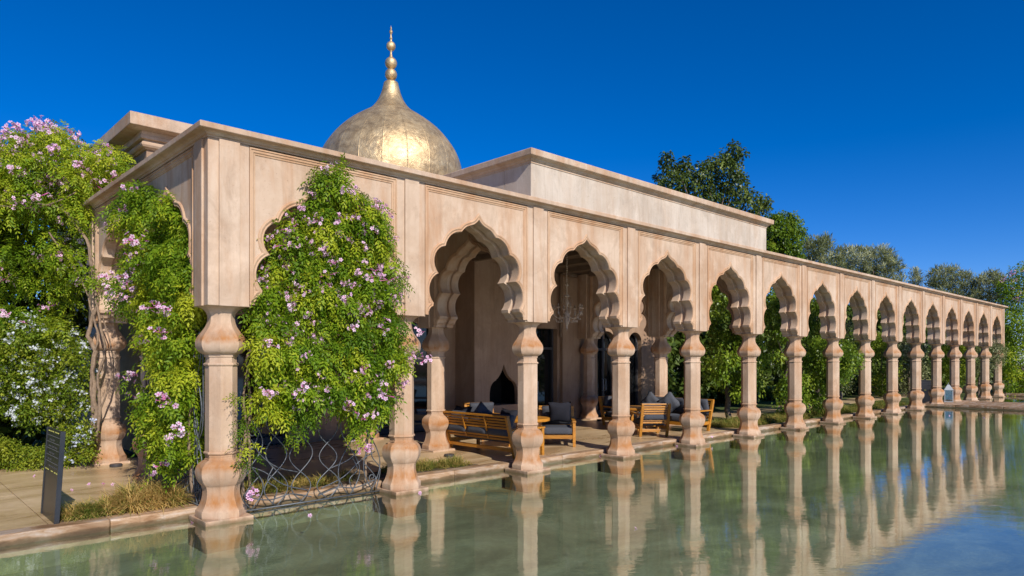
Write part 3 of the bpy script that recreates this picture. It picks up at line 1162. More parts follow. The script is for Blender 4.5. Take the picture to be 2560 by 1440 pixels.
def seat(name, label, cat, loc, face, width, battens, group, cushions=1, H_=.78, dep=.78):
    """teak seat; local +y is the way it faces, back foot line at y=0"""
    t = thing(name, label, cat, loc, face - PI / 2, group)
    hw = width / 2
    lean = -.22
    z0 = .24

    def yb(z):
        return lean * (z / H_)

    for s in (-1, 1):
        bm = bmesh.new()
        prev = None
        vs_ = []
        for z in (0, H_):
            for dx in (-.03, .03):
                for dy in (-.035, .035):
                    vs_.append(bm.verts.new((s * (hw - .03) + dx, yb(z) + dy, z)))
        bmesh.ops.convex_hull(bm, input=vs_)
        link('back_post', bm_mesh(bm, 'back_post', M_TEAK), t)
        link('front_leg', box_mesh('front_leg', M_TEAK, s * (hw - .03) - .03, s * (hw - .03) + .03, dep - .06, dep, 0, .52, .004), t)
        link('armrest', box_mesh('armrest', M_TEAK, s * (hw - .03) - .04, s * (hw - .03) + .04, yb(.53) + .037, dep + .02, .521, .555, .006), t)
        link('side_rail', box_mesh('side_rail', M_TEAK, s * (hw - .03) - .02, s * (hw - .03) + .02, yb(.24) + .036, dep - .061, .17, .25, .004), t)
    ns = 8
    for k in range(ns):
        z = .33 + k * (H_ - .335) / ns
        y_ = yb(z + .02)
        link('back_slat', box_mesh('back_slat', M_TEAK, -hw + .061, hw - .061, y_ - .012, y_ + .012, z, z + (H_ - .335) / ns - .018, .003), t)
    bm = bmesh.new()
    box(bm, -hw, hw, yb(H_) - .04, yb(H_) + .04, H_ + .001, H_ + .04, .008)
    link('top_rail', bm_mesh(bm, 'top_rail', M_TEAK), t)
    for k in range(battens):
        x_ = -hw + width * (k + 1) / (battens + 1)
        bm = bmesh.new()
        vs_ = []
        for z in (.34, H_ - .005):
            for dx in (-.016, .016):
                for dy in (-.030, -.0125):
                    vs_.append(bm.verts.new((x_ + dx, yb(z + .005) + dy, z)))
        bmesh.ops.convex_hull(bm, input=vs_)
        link('batten', bm_mesh(bm, 'batten', M_TEAK), t)
    link('seat_rail', box_mesh('seat_rail', M_TEAK, -hw + .061, hw - .061, dep - .05, dep - .01, .17, .25, .004), t)
    link('seat_rail', box_mesh('seat_rail', M_TEAK, -hw + .061, hw - .061, yb(.2) - .02, yb(.2) + .02, .12, .19, .004), t)
    cw_ = (width - .14) / cushions
    for k in range(cushions):
        x_ = -hw + .07 + cw_ * (k + .5)
        link('seat_cushion', cushion_mesh('seat_cushion', cw_ - .01, dep - .05, .17, M_CUSHION), t, (x_, dep / 2 + .0, .335))
        link('back_cushion', cushion_mesh('back_cushion', cw_ - .01, .42, .14, M_CUSHION), t, (x_, yb(.62) + .105, .62), (R(-72) * -1, 0, 0))
    return t


def face_to(dx, dy):
    return math.atan2(dy, dx)


GS = 'teak seats grouped in the loggia'
seat('sofa', 'long teak slatted sofa seen from behind, beside the third front column', 'sofa', (5.72, 1.62, FZ), face_to(1, .02), 1.95, 2, GS, 3)
seat('armchair', 'teak armchair facing outward right of the nearer round table', 'armchair', (8.15, 1.85, FZ), face_to(-.72, -.69), .80, 0, GS)
seat('armchair', 'teak armchair behind the sofa below the fireplace, facing the pool', 'armchair', (7.75, 3.95, FZ), face_to(-.25, -.97), .78, 0, GS)
seat('armchair', 'teak slatted armchair with its sunlit back to the pool', 'armchair', (10.76, 1.05, FZ), face_to(.62, .78), .72, 0, GS)
seat('sofa', 'teak sofa facing left with plump grey pillows at the loggia end', 'sofa', (12.95, 1.85, FZ), face_to(-1, .04), 2.1, 2, GS, 3)
seat('armchair', 'teak armchair far behind the second round table', 'armchair', (12.5, 3.6, FZ), face_to(-.3, -.95), .78, 0, GS)


def table(loc, label):
    t = thing('round_table', label, 'table', loc, .3, 'round teak tables in the loggia')
    bm = bmesh.new()
    lathe(bm, [(.52, .575), (.545, .58), (.55, .59), (.55, .63), (.545, .638), (.5, .64)], 40)
    link('tabletop', bm_mesh(bm, 'tabletop', M_TEAK, True, 30), t)
    for k in range(4):
        a = PI / 2 * k
        bm = bmesh.new()
        tube(bm, [(.36 * math.cos(a), .36 * math.sin(a), 0), (.28 * math.cos(a), .28 * math.sin(a), .574)], [.035, .032], 4)
        link('leg', bm_mesh(bm, 'leg', M_TEAK), t)
    bm = bmesh.new()
    box(bm, -.3, .3, -.025, .025, .14, .19, .004)
    box(bm, -.024, .024, -.3, .3, .141, .189, .004)
    link('stretcher', bm_mesh(bm, 'stretcher', M_TEAK), t)


table((7.0, 1.72, FZ), 'round teak table between slatted sofa and armchair, behind the third column')
table((11.45, 2.15, FZ), 'round teak table behind the sunlit slatted armchair')

PM = {k: pillow_mesh('pillow', .50, .50, .20, m) for k, m in (('g', M_PILLOW), ('n', M_NIGHT))}


def pillow(loc, rz, tilt, k, label, group='throw pillows on the teak seats', roll=0.0):
    o_ = link('pillow', PM[k], None, loc, (tilt, roll, rz))
    return tag(o_, label, 'pillow', group)


pillow((5.75, 2.32, .80), R(-90), R(-22), 'n', 'near black pillow at the far end of the slatted sofa')
pillow((5.83, 1.78, .82), R(-80), R(-25), 'g', 'grey pillow in the middle of the slatted sofa', roll=R(35))
pillow((5.86, 1.05, .80), R(-95), R(-25), 'n', 'near black pillow at the near end of the slatted sofa')
pillow((7.98, 1.60, .83), R(135), R(-20), 'n', 'near black pillow leaning on the outward facing armchair')
pillow((12.68, 2.45, .80), R(90), R(-20), 'g', 'grey pointed pillow at the left of the end sofa', roll=R(45))
pillow((12.60, 1.82, .82), R(100), R(-18), 'g', 'plump grey pillow in the middle of the end sofa', roll=R(38))
pillow((12.72, 1.15, .80), R(84), R(-20), 'g', 'grey pillow beside the right arm of the end sofa', roll=R(10))
pillow((12.42, 3.36, .82), R(163), R(-20), 'g', 'grey pillow on the far armchair behind the second table')


# ------------------------------------------------------------------ sign boards
def sign(loc, rz, lean, label, group):
    t = thing('sign_board', label, 'sign', loc, rz, group)
    t.rotation_euler = (0, lean, rz)
    link('board', box_mesh('board', M_BLACK, -.016, .016, -.39, .39, 0, 1.07, .003), t)
    for s in (-1, 1):
        link('edge_bar', box_mesh('edge_bar', M_BLACK, -.026, .026, s * .39 - .016, s * .39 + .016, -.05, 1.075, .004), t)
    me_r = box_mesh('rule_line', M_INK, -.0195, -.0165, -.35, .35, 0, .006)
    for k in range(5):
        link('rule_line', me_r, t, (0, 0, .985 - k * .077))
    bm = bmesh.new()
    rnd = random.Random(3)
    for k in range(5):
        z = .93 - k * .077
        y_ = .26 - rnd.random() * .1
        for w in range(rnd.randint(3, 6)):
            ww = rnd.uniform(.03, .09)
            box(bm, -.0195, -.0165, y_ - ww, y_, z, z + .022)
            y_ -= ww + .02
            if y_ < -.25:
                break
    tag(link('lettering', bm_mesh(bm, 'lettering', M_SLATE), t), kind='stuff')
    for z, rr in ((1.035, ((.31, .27), (.22, .02), (-.06, -.26))), (.575, ((.36, .16), (.02, -.06), (-.16, -.22), (-.27, -.33)))):
        for a, b in rr:
            link('yellow_line', box_mesh('yellow_line', M_YELLOW, -.0197, -.0165, b, a, z, z + .012), t)


sign((-1.655, .91, FZ - .02), 0, R(3.5), 'black leaning menu board standing at the pool kerb, left foreground', 'black sign boards')
sign((31.0, .80, .06), R(18), R(2), 'small dark sign board standing on grass behind the far columns', 'black sign boards')

# ------------------------------------------------------------------ lantern on the causeway
p = at_x(2371, 1005, 31.35)
lan = thing('lantern', 'white glass lantern standing on the causeway between far columns', 'lantern', (p[0], p[1], .14), R(20))
bm = bmesh.new()
for sx in (-1, 1):
    for sy in (-1, 1):
        box(bm, sx * .15 - .014, sx * .15 + .014, sy * .15 - .014, sy * .15 + .014, 0.03, .52)
box(bm, -.17, .17, -.17, .17, 0, .03)
link('frame', bm_mesh(bm, 'frame', M_WHITEMETAL), lan)
bm = bmesh.new()
lathe(bm, [(.175, .52), (.175, .535), (.06, .72), (.05, .75), (.03, .76)], 4, PI / 4, True)
link('roof', bm_mesh(bm, 'roof', M_WHITEMETAL), lan)
bm = bmesh.new()
tube(bm, [(.045 * math.cos(t), 0, .80 + .045 * math.sin(t)) for t in [2 * PI * k / 12 for k in range(12)]], .007, 5, True)
link('ring', bm_mesh(bm, 'ring', M_WHITEMETAL), lan)
for k in range(4):
    link('pane', box_mesh('pane', M_PANE, -.135, .135, -.148, -.145, .031, .519), lan, (0, 0, 0), (0, 0, k * PI / 2))

# ------------------------------------------------------------------ chandelier
ch = thing('chandelier', 'glass chandelier on a long chain hanging inside the loggia', 'chandelier', (9.45, 2.7, 0))
bm = bmesh.new()
z = 4.69
while z > 3.86:
    lathe(bm, [(.004, z), (.022, z - .018), (.022, z - .026), (.004, z - .044)], 8)
    z -= .046
link('chain', bm_mesh(bm, 'chain', M_CRYSTAL, True), ch)
bm = bmesh.new()
lathe(bm, [(.004, 3.88), (.05, 3.86), (.055, 3.83), (.02, 3.80), (.015, 3.70), (.02, 3.62), (.075, 3.58), (.08, 3.56), (.02, 3.53), (.03, 3.48), (.06, 3.43), (.06, 3.38), (.025, 3.33), (.02, 3.24), (.04, 3.20), (.075, 3.14), (.075, 3.08), (.05, 3.03), (.07, 2.98), (.075, 2.95), (.05, 2.88), (.03, 2.84), (.02, 2.80), (.03, 2.77), (.012, 2.74), (.004, 2.70)], 14)
link('stem', bm_mesh(bm, 'stem', M_CRYSTAL, True), ch)
bm = bmesh.new()
pts = interp([(.03, 3.10), (.14, 3.02), (.28, 3.05), (.36, 3.16), (.38, 3.26)], 4)
tube(bm, [(a, 0, b) for a, b in pts], .011, 6)
lathe_b = bmesh.new()
lathe(lathe_b, [(.01, 3.25), (.055, 3.275), (.06, 3.285), (.02, 3.29), (.018, 3.36), (.012, 3.37)], 10)
me_cup = bm_mesh(lathe_b, 'cup', M_CRYSTAL, True)
me_arm = bm_mesh(bm, 'arm', M_CRYSTAL, True)
bm = bmesh.new()
for (dx, dz, s) in ((.38, 3.17, 1.0), (.33, 3.03, .8), (.26, 2.97, .8), (.19, 2.96, .7)):
    lathe(bm, [(.003, dz + .03 * s), (.014 * s, dz), (.02 * s, dz - .04 * s), (.004, dz - .075 * s)], 6)
    for v in bm.verts:
        pass
    vs_ = list(bm.verts)[-24:]
    for v in vs_:
        v.co.x += dx
me_drop = bm_mesh(bm, 'glass_drop', M_CRYSTAL, True)
bm = bmesh.new()
for k in range(3):
    tube(bm, interp([(.04, 0, 3.44), (.12, 0, 3.52), (.16, 0, 3.44), (.13, 0, 3.38)], 3), .007, 5)
me_scr = bm_mesh(bm, 'scroll', M_CRYSTAL, True)
for k in range(8):
    a = 2 * PI * (k + .2) / 8
    arm = link('arm', me_arm, ch, (0, 0, 0), (0, 0, a))
    link('cup', me_cup, arm, (.38, 0, 0))
    link('glass_drop', me_drop, arm)
    if k % 2 == 0:
        link('scroll', me_scr, ch, (0, 0, 0), (0, 0, a))


# ------------------------------------------------------------------ wrought-iron screens
def spiral(cx_, cz_, r_, a0, turns, sgn=1, n=22):
    return [(cx_ + r_ * (1 - .85 * k / n) * math.cos(a0 + sgn * turns * 2 * PI * k / n), cz_ + r_ * (1 - .85 * k / n) * math.sin(a0 + sgn * turns * 2 * PI * k / n)) for k in range(n + 1)]


def grille_bars(seed):
    rnd = random.Random(seed)
    bars = []
    cols = [-.92, -.56, -.2, .2, .56, .92]

    def ogee(xa, z_0, z_1, amp, ph, n=26):
        pts = []
        for k in range(n + 1):
            t = k / n
            z = z_0 + (z_1 - z_0) * t
            pts.append((xa + amp * math.sin(ph + t * PI * 2.6) * (1 - .2 * t), z))
        return pts
    for i, c in enumerate(cols):
        top = 1.15 + .55 * abs(c) ** 2 + (.5 if c > .5 else 0) + rnd.uniform(-.1, .1)
        bars.append(ogee(c + rnd.uniform(-.03, .03), .03, top, .17, 0 if i % 2 else PI))
        bars.append(ogee(c + rnd.uniform(-.03, .03), .03, top * .96, .17, PI if i % 2 else 0))
    for s in (-1, 1):
        bars.append(interp([(s * 1.0, .05), (s * 1.07, .35), (s * .93, .55), (s * .93, .80), (s * 1.1, 1.0), (s * 1.13, 1.4), (s * 1.12, 2.05)], 5))
        bars.append(interp([(s * .98, .72), (s * .86, .88), (s * .80, 1.02)], 4)[:-1] + spiral(s * .80 + s * .075, 1.04, .085, PI if s > 0 else 0, 1.3, -s))
        bars.append(interp([(s * .80, .45), (s * .92, .33), (s * 1.0, .22)], 4)[:-1] + spiral(s * .93, .24, .07, 0 if s > 0 else PI, 1.4, -s))
        bars.append(interp([(s * .25, .45), (s * .55, .55), (s * .78, .74), (s * .90, .95)], 5))
        bars.append(interp([(s * .10, .18), (s * .45, .30), (s * .72, .50), (s * .98, .62)], 5))
        bars.append(interp([(s * .05, .08), (s * .35, .16), (s * .65, .12), (s * .98, .2)], 5))
        bars.append(interp([(s * .62, .05), (s * .55, .25), (s * .68, .38), (s * .60, .56)], 5))
        bars.append(interp([(s * .98, 1.55), (s * .80, 1.35), (s * .62, 1.36), (s * .5, 1.22)], 5)[:-1] + spiral(s * .57, 1.22, .07, PI if s > 0 else 0, 1.2, s))
    return bars


def grille(loc, rz, label, seed):
    t = thing('iron_screen', label, 'screen', loc, rz, 'wrought iron screens in the first arches')
    for b in grille_bars(seed):
        bm = bmesh.new()
        tube(bm, [(x_, .0, z_) for x_, z_ in b], .0085, 5)
        link('iron_bar', bm_mesh(bm, 'iron_bar', M_IRON, True), t)
    bm = bmesh.new()
    tube(bm, [(-1.1, 0, .02), (1.1, 0, .02)], .012, 6)
    link('bottom_bar', bm_mesh(bm, 'bottom_bar', M_IRON, True), t)


grille((1.35, .16, .0), 0, 'wrought iron scroll screen under the flowering vine in the first pool arch', 1)
grille((-.14, 1.35, FZ), -PI / 2, 'dark iron scroll screen behind the corner column on the short side', 2)


# ------------------------------------------------------------------ foliage engine
def nrm(v):
    return v / np.maximum(np.linalg.norm(v, axis=1, keepdims=True), 1e-8)


def quads_mesh(name, V, tint, mat):
    """V: (n,4,3) diamonds"""
    n = len(V)
    me = bpy.data.meshes.new(name)
    me.vertices.add(n * 4)
    me.vertices.foreach_set('co', np.ascontiguousarray(V, dtype=np.float32).ravel())
    me.loops.add(n * 4)
    me.loops.foreach_set('vertex_index', np.arange(n * 4, dtype=np.int32))
    me.polygons.add(n)
    me.polygons.foreach_set('loop_start', np.arange(0, n * 4, 4, dtype=np.int32))
    me.polygons.foreach_set('loop_total', np.full(n, 4, dtype=np.int32))
    me.update(calc_edges=True)
    a = me.attributes.new('tint', 'FLOAT', 'POINT')
    a.data.foreach_set('value', np.repeat(np.asarray(tint, dtype=np.float32), 4))
    me.materials.append(mat)
    return me


def diamonds(B, D, Wd, l, w, Nn, fold=.25):
    """leaf blades: base B, direction D, width direction Wd, lengths, widths, normals"""
    l = l[:, None]
    w = w[:, None]
    m = B + D * l * .45
    V = np.stack([B, m + Wd * w * .5 + Nn * w * fold, B + D * l - Nn * l * .12, m - Wd * w * .5 + Nn * w * fold], axis=1)
    return V


def foliage(name, clumps, per, kind, mat, parent, L_=.05, W_=.02, droop=.5, seed=1, rach=.14, tint_amp=.5, out_=.8, up=.25, tint0=.0, outward=None, flat=None):
    rng = np.random.default_rng(seed)
    C = np.array([c[:3] for c in clumps], dtype=float)
    Rr = np.array([c[3] for c in clumps], dtype=float)
    tc = np.array([c[4] if len(c) > 4 else -1 for c in clumps], dtype=float)
    tc = np.where(tc < 0, np.clip(rng.normal(.25, .22, len(C)), 0, .9) * tint_amp * 2, tc) + tint0
    cnt = np.maximum((per * (Rr / Rr.mean()) ** 2).astype(int), 6)
    idx = np.repeat(np.arange(len(C)), cnt)
    n = len(idx)
    u = nrm(rng.normal(size=(n, 3)))
    u[:, 2] = u[:, 2] + up
    if outward is not None:
        u = u + np.array(outward) * .5
    u = nrm(u)
    rad = Rr[idx] * (out_ + (1.12 - out_) * rng.random(n)) * np.where(rng.random(n) < .22, rng.random(n), 1)
    sc = np.ones((1, 3)) if flat is None else np.array([flat])
    P = C[idx] + u * rad[:, None] * sc
    down = np.array([[0, 0, -1.0]])
    D = nrm(u * .75 + down * droop + rng.normal(size=(n, 3)) * .45)
    Nn = nrm(u + rng.normal(size=(n, 3)) * .5 + np.array([[0, 0, .5]]))
    Sd = nrm(np.cross(D, Nn))
    Nn = nrm(np.cross(Sd, D))
    tint = tc[idx] + rng.normal(0, .06, n)
    if kind == 'pinnate':
        parts, tt = [], []
        sizes = rng.uniform(.75, 1.2, n)
        for k, (t, s) in enumerate([(.25, 1), (.25, -1), (.5, 1), (.5, -1), (.76, 1), (.76, -1), (.98, 0)]):
            B = P + D * (rach * sizes * t)[:, None] + down * (rach * sizes * t * t * .35)[:, None]
            if s == 0:
                d = nrm(D + down * .5)
            else:
                d = nrm(D * .55 + Sd * s * .85 + down * .25 + rng.normal(size=(n, 3)) * .12)
            wd = nrm(np.cross(d, Nn))
            l = L_ * sizes * rng.uniform(.85, 1.15, n)
            w = W_ * sizes * rng.uniform(.85, 1.15, n)
            parts.append(diamonds(B, d, wd, l, w, Nn))
            tt.append(tint)
        V = np.concatenate(parts)
        tint = np.concatenate(tt)
    else:
        sizes = rng.uniform(.7, 1.25, n)
        V = diamonds(P, D, Sd, L_ * sizes, W_ * sizes, Nn)
    me = quads_mesh(name, V, tint, mat)
    o_ = link(name, me, parent)
    o_['kind'] = 'stuff'
    return o_


def in_poly(x, y, poly):
    c = False
    j = len(poly) - 1
    for i in range(len(poly)):
        xi, yi = poly[i]
        xj, yj = poly[j]
        if (yi > y) != (yj > y) and x < (xj - xi) * (y - yi) / (yj - yi) + xi:
            c = not c
        j = i
    return c


def poisson(poly, dist, rnd, tries=9000, weight=None):
    xs_ = [p_[0] for p_ in poly]
    ys_ = [p_[1] for p_ in poly]
    pts = []
    for _ in range(tries):
        x_, y_ = rnd.uniform(min(xs_), max(xs_)), rnd.uniform(min(ys_), max(ys_))
        if not in_poly(x_, y_, poly):
            continue
        if weight and rnd.random() > weight(x_, y_):
            continue
        if all((x_ - a) ** 2 + (y_ - b) ** 2 > dist * dist for a, b in pts):
            pts.append((x_, y_))
    return pts


def flower_mesh(name, nfl, spread, size, mats, petals=5, seed=0, drop=.0):
    rnd = random.Random(seed)
    bm = bmesh.new()
    hub = bm.verts.new((0, 0, -spread * .4))
    for f in range(nfl):
        c = Vector((rnd.gauss(0, spread), rnd.gauss(0, spread), rnd.gauss(0, spread * .8) - drop * f))
        nn = (c * 6 + Vector((0, 0, .3)) + Vector((rnd.gauss(0, .4), rnd.gauss(0, .4), rnd.gauss(0, .4)))).normalized()
        u = nn.orthogonal().normalized()
        w = nn.cross(u)
        s = size * rnd.uniform(.8, 1.15)
        ce = bm.verts.new(c - nn * s * .35)
        rim = []
        for k in range(petals):
            a = 2 * PI * k / petals + .3 * f
            d = u * math.cos(a) + w * math.sin(a)
            e = u * math.cos(a + PI / petals) + w * math.sin(a + PI / petals)
            rim.append((bm.verts.new(c + d * s * .30), bm.verts.new(c + e * s + nn * s * rnd.uniform(-.1, .15)), e))
        bm.faces.new((hub, ce, rim[0][0])).material_index = len(mats) - 1
        for k in range(petals):
            a, b = rim[k], rim[(k + 1) % petals]
            f1_ = bm.faces.new((a[0], a[1], b[0]))
            f2_ = bm.faces.new((ce, a[0], b[0]))
            f2_.material_index = len(mats) - 1
            # widen the petal with two side flaps
            s1 = bm.verts.new(a[0].co * .25 + a[1].co * .75 + (a[0].co - b[0].co) * .95)
            s2 = bm.verts.new(b[0].co * .25 + a[1].co * .75 + (b[0].co - a[0].co) * .95)
            bm.faces.new((a[0], s1, a[1]))
            bm.faces.new((b[0], a[1], s2))
    me = bpy.data.meshes.new(name)
    bm.to_mesh(me)
    bm.free()
    for m_ in mats:
        me.materials.append(m_)
    a = me.attributes.new('tint', 'FLOAT', 'POINT')
    a.data.foreach_set('value', np.full(len(me.vertices), random.uniform(.1, .5), dtype=np.float32))
    return me


PINKS = [flower_mesh('flower_cluster', n_, sp, .036, (M_PINK, M_THROAT), seed=i) for i, (n_, sp) in enumerate(((10, .06), (14, .075), (7, .05), (11, .065)))]
WHITES = [flower_mesh('flower_cluster', n_, .032, .017, (M_WHITE, M_WHITE), seed=10 + n_) for n_ in (8, 11, 6)]
BLUES = [flower_mesh('flower_cluster', n_, .032, .017, (M_BLUE, M_BLUE), seed=20 + n_) for n_ in (8, 10)]


def blooms(parent, clumps, n, meshes, rnd, dirs, scale=(.85, 1.25), pick=None, near=.92):
    """flower clusters sitting on the outside of the clumps, on the side of dirs"""
    got = 0
    last = None
    while got < n:
        c = rnd.choice(clumps)
        if last is not None and rnd.random() < .5:
            c = min(rnd.sample(clumps, min(14, len(clumps))), key=lambda q: (q[0] - last[0]) ** 2 + (q[1] - last[1]) ** 2 + (q[2] - last[2]) ** 2)
        last = c
        if pick and rnd.random() > pick(c):
            continue
        d = (Vector(dirs) + Vector((rnd.gauss(0, .55), rnd.gauss(0, .55), rnd.gauss(0, .5)))).normalized()
        p_ = Vector(c[:3]) + d * c[3] * rnd.uniform(near, near + .22)
        s = rnd.uniform(*scale)
        link('flower_cluster', rnd.choice(meshes), parent, p_, (rnd.uniform(-.8, .8), rnd.uniform(-.8, .8), rnd.uniform(0, 6.28)), (s, s, s))
        got += 1


def stems(parent, paths, name='stem', mat=None, seg=6):
    for pts, r0, r1 in paths:
        bm = bmesh.new()
        q = interp(pts, 5)
        n = len(q)
        rnd = random.Random(len(pts) + int(r0 * 1000))
        tube(bm, [(a + rnd.gauss(0, r0 * .25), b + rnd.gauss(0, r0 * .25), c) for a, b, c in q], [r0 + (r1 - r0) * k / (n - 1) for k in range(n)], seg)
        link(name, bm_mesh(bm, name, mat or M_BARK, True, 60), parent)


SUNWARD = (-.25, -.75, .25)
rnd = random.Random(11)

# the vine filling the first pool arch
POLY1 = [(800, 415), (838, 424), (855, 478), (905, 480), (945, 505), (968, 560), (978, 640), (985, 720), (980, 770), (998, 815), (1008, 870), (1000, 930), (985, 965), (972, 1010), (948, 1062), (905, 1075), (890, 1030), (850, 1000), (800, 990), (765, 1050), (735, 1075), (700, 1060), (660, 1035), (620, 1015), (598, 1000), (592, 955), (610, 930), (640, 910), (632, 850), (625, 800), (645, 730), (662, 650), (672, 590), (720, 545), (780, 508), (795, 455)]
poly1 = [(at_y(a, b, -.35)[0], at_y(a, b, -.35)[2]) for a, b in POLY1]
mx_, mz_ = sum(q[0] for q in poly1) / len(poly1), sum(q[1] for q in poly1) / len(poly1)
poly1 = [(mx_ + (a - mx_) * .90, mz_ + (b - mz_) * .95) for a, b in poly1]
v1 = thing('flowering_vine', 'big pink flowering vine filling the first arch beside the corner column', 'vine', (1.3, .1, 0), 0, 'flowering vines on the arcade')
v1c = []
for x_, z_ in poisson(poly1, .14, rnd, 20000):
    k_ = min(1, max(0, (x_ - .45) / 1.1))
    y_ = (1 - k_) * rnd.uniform(-.14, .12) + k_ * (rnd.uniform(-.46, -.2) - .10 * math.sin(k_ * PI))
    if z_ < 2.65 and x_ < .36:
        continue
    if z_ < 2.5:
        y_ = min(y_, rnd.uniform(-.40, -.1))
    v1c.append((x_ - 1.3, y_ - .1, z_ + .02, rnd.uniform(.09, .18), max(0, rnd.gauss(.32, .25))))
foliage('leaves', v1c, 44, 'pinnate', M_VINE, v1, .062, .025, .75, 3, .15, out_=.5, outward=(-.1, -.6, 0))
blooms(v1, v1c, 165, PINKS, rnd, (-.2, -.95, .1), (.5, .88), near=1.2)
# stray shoots over the wall face at the right
stray = []
for a, b in ((925, 505), (950, 530), (962, 590), (975, 640), (990, 680), (1000, 700), (800, 425), (830, 440), (905, 490), (1010, 890), (1025, 860), (890, 1090), (895, 1060), (735, 1090), (610, 1060), (618, 1110), (625, 1160), (605, 1000)):
    q = at_y(a, b, -.36)
    stray.append((q[0] - 1.3, q[1] - .1, q[2], .09))
foliage('trailing_shoots', stray, 22, 'pinnate', M_VINE, v1, .045, .016, .7, 4, .12)
for a, b in ((965, 535), (950, 515), (985, 600), (1005, 690), (992, 672), (968, 668), (1048, 828), (1060, 897), (820, 420), (1012, 960), (920, 1118), (905, 1120), (628, 1235), (1028, 890)):
    q = at_y(a, b, -.42)
    s = rnd.uniform(.7, 1.0)
    link('flower_cluster', rnd.choice(PINKS), v1, (q[0] - 1.3, q[1] - .1, q[2]), (rnd.random(), rnd.random(), rnd.random() * 6), (s, s, s))
stems(v1, [([(-.92, .15, .1), (-1.0, .05, .7), (-.88, .02, 1.3), (-.95, -.08, 2.0), (-.75, -.12, 2.7), (-.4, -.1, 3.4)], .03, .014),
           ([(-.85, .12, .1), (-.9, .02, .9), (-1.0, -.05, 1.55), (-.85, -.1, 2.2), (-.5, -.12, 3.0)], .022, .01),
           ([(-.95, .1, 1.15), (-.6, .2, 1.25), (-.2, .1, 1.2), (.3, .0, 1.35)], .02, .01),
           ([(.9, .15, .1), (.95, .1, 1.2), (.9, .0, 2.0), (.6, -.1, 3.0)], .018, .009)])

# vine in the short side's first arch
POLY2 = [(330, 462), (385, 470), (430, 488), (462, 530), (470, 600), (478, 680), (490, 745), (505, 800), (512, 880), (514, 1000), (505, 1080), (480, 1150), (440, 1180), (400, 1130), (385, 1040), (400, 960), (395, 900), (370, 840), (352, 780), (318, 730), (300, 680), (312, 600), (305, 530)]
v2 = thing('flowering_vine', 'yellow green flowering vine in the short side arch left of corner column', 'vine', (-.1, 1.5, 0), 0, 'flowering vines on the arcade')
poly2 = []
for a, b in POLY2:
    q = at_x(a, b, -.30)
    poly2.append((q[1], q[2]))
mx_, mz_ = sum(q[0] for q in poly2) / len(poly2), sum(q[1] for q in poly2) / len(poly2)
poly2 = [(mx_ + (a - mx_) * .84, mz_ + (b - mz_) * .95) for a, b in poly2]
v2c = []
for y_, z_ in poisson(poly2, .15, rnd, 16000):
    if z_ < 2.7 and y_ < .52:
        continue
    v2c.append((rnd.uniform(-.42, .05) + .1, y_ - 1.5, z_, rnd.uniform(.11, .18), max(0, rnd.gauss(.30 if z_ > 3.1 else .55 if z_ > 1.9 else .35, .2))))
foliage('leaves', v2c, 48, 'pinnate', M_VINE, v2, .062, .025, .75, 5, .15, out_=.55, outward=(-.5, -.4, 0))
stray2 = []
for a, b in ((322, 468), (300, 535), (270, 545), (310, 520), (345, 600), (330, 640), (300, 700), (315, 690), (290, 735), (330, 725), (270, 720), (345, 660), (320, 745), (390, 765), (410, 772), (405, 830), (350, 770), (410, 998), (430, 1095), (445, 1075), (395, 1165), (340, 990), (320, 940), (265, 690), (285, 765), (360, 850)):
    q = at_x(a, b, -.55)
    stray2.append((q[0] + .14, q[1] - 1.5, q[2] - .03, .10, .3))
    s = rnd.uniform(.8, 1.2)
    link('flower_cluster', rnd.choice(PINKS), v2, (q[0] + .1, q[1] - 1.5, q[2]), (rnd.random(), rnd.random(), rnd.random() * 6), (s, s, s))
foliage('trailing_shoots', stray2, 16, 'pinnate', M_VINE, v2, .055, .021, .7, 14, .14)
stems(v2, [([(.0, -.9, .1), (-.08, -.85, 1.0), (-.02, -.95, 1.9), (-.1, -.7, 2.8)], .028, .012), ([(.0, .9, .1), (-.1, .8, 1.0), (-.1, .9, 2.2), (-.1, .5, 3.2)], .025, .012)])

# great climber on the garden side at the far left
v3 = thing('flowering_vine', 'huge pink flowering climber towering at the far left beyond the short side', 'vine', (-1.2, 6.4, 0), 0, 'flowering vines on the arcade')
POLY3 = [(-160, 470), (-80, 400), (0, 375), (60, 350), (110, 338), (170, 352), (200, 395), (255, 385), (318, 400), (322, 440), (290, 475), (262, 540), (250, 640), (225, 760), (150, 830), (60, 870), (-40, 900), (-160, 900)]
v3c = []
pts3 = poisson(POLY3, 26, rnd, 16000)
for a, b in pts3:
    if 560 < b < 830 and a < 235 and rnd.random() < .5:
        continue
    for rep in range(2 if b < 540 else 1):
        d = rnd.uniform(12.0, 13.6) + (0 if a < 230 else .3)
        q = at(a + rnd.uniform(-8, 8), b, d)
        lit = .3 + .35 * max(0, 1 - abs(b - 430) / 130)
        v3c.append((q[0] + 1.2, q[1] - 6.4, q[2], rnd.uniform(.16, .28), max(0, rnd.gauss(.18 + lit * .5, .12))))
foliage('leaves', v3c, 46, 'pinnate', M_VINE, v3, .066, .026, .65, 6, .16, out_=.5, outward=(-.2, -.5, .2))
top = [c for c in v3c if c[2] > 4.9]
blooms(v3, top, 125, PINKS, rnd, (-.3, -.6, .7), (.8, 1.2), near=1.25)
blooms(v3, v3c, 60, PINKS, rnd, (-.2, -.95, .1), (.7, 1.1), near=1.25)
for a, b in ((35, 335), (70, 345), (120, 325), (175, 330), (200, 355), (15, 365), (28, 340), (60, 355), (130, 330), (55, 375), (5, 380), (185, 345), (140, 322), (100, 350)):
    q = at(a, b, 12.6)
    link('flower_cluster', rnd.choice(PINKS), v3, (q[0] + 1.2, q[1] - 6.4, q[2]), (rnd.random(), rnd.random(), rnd.random() * 6))


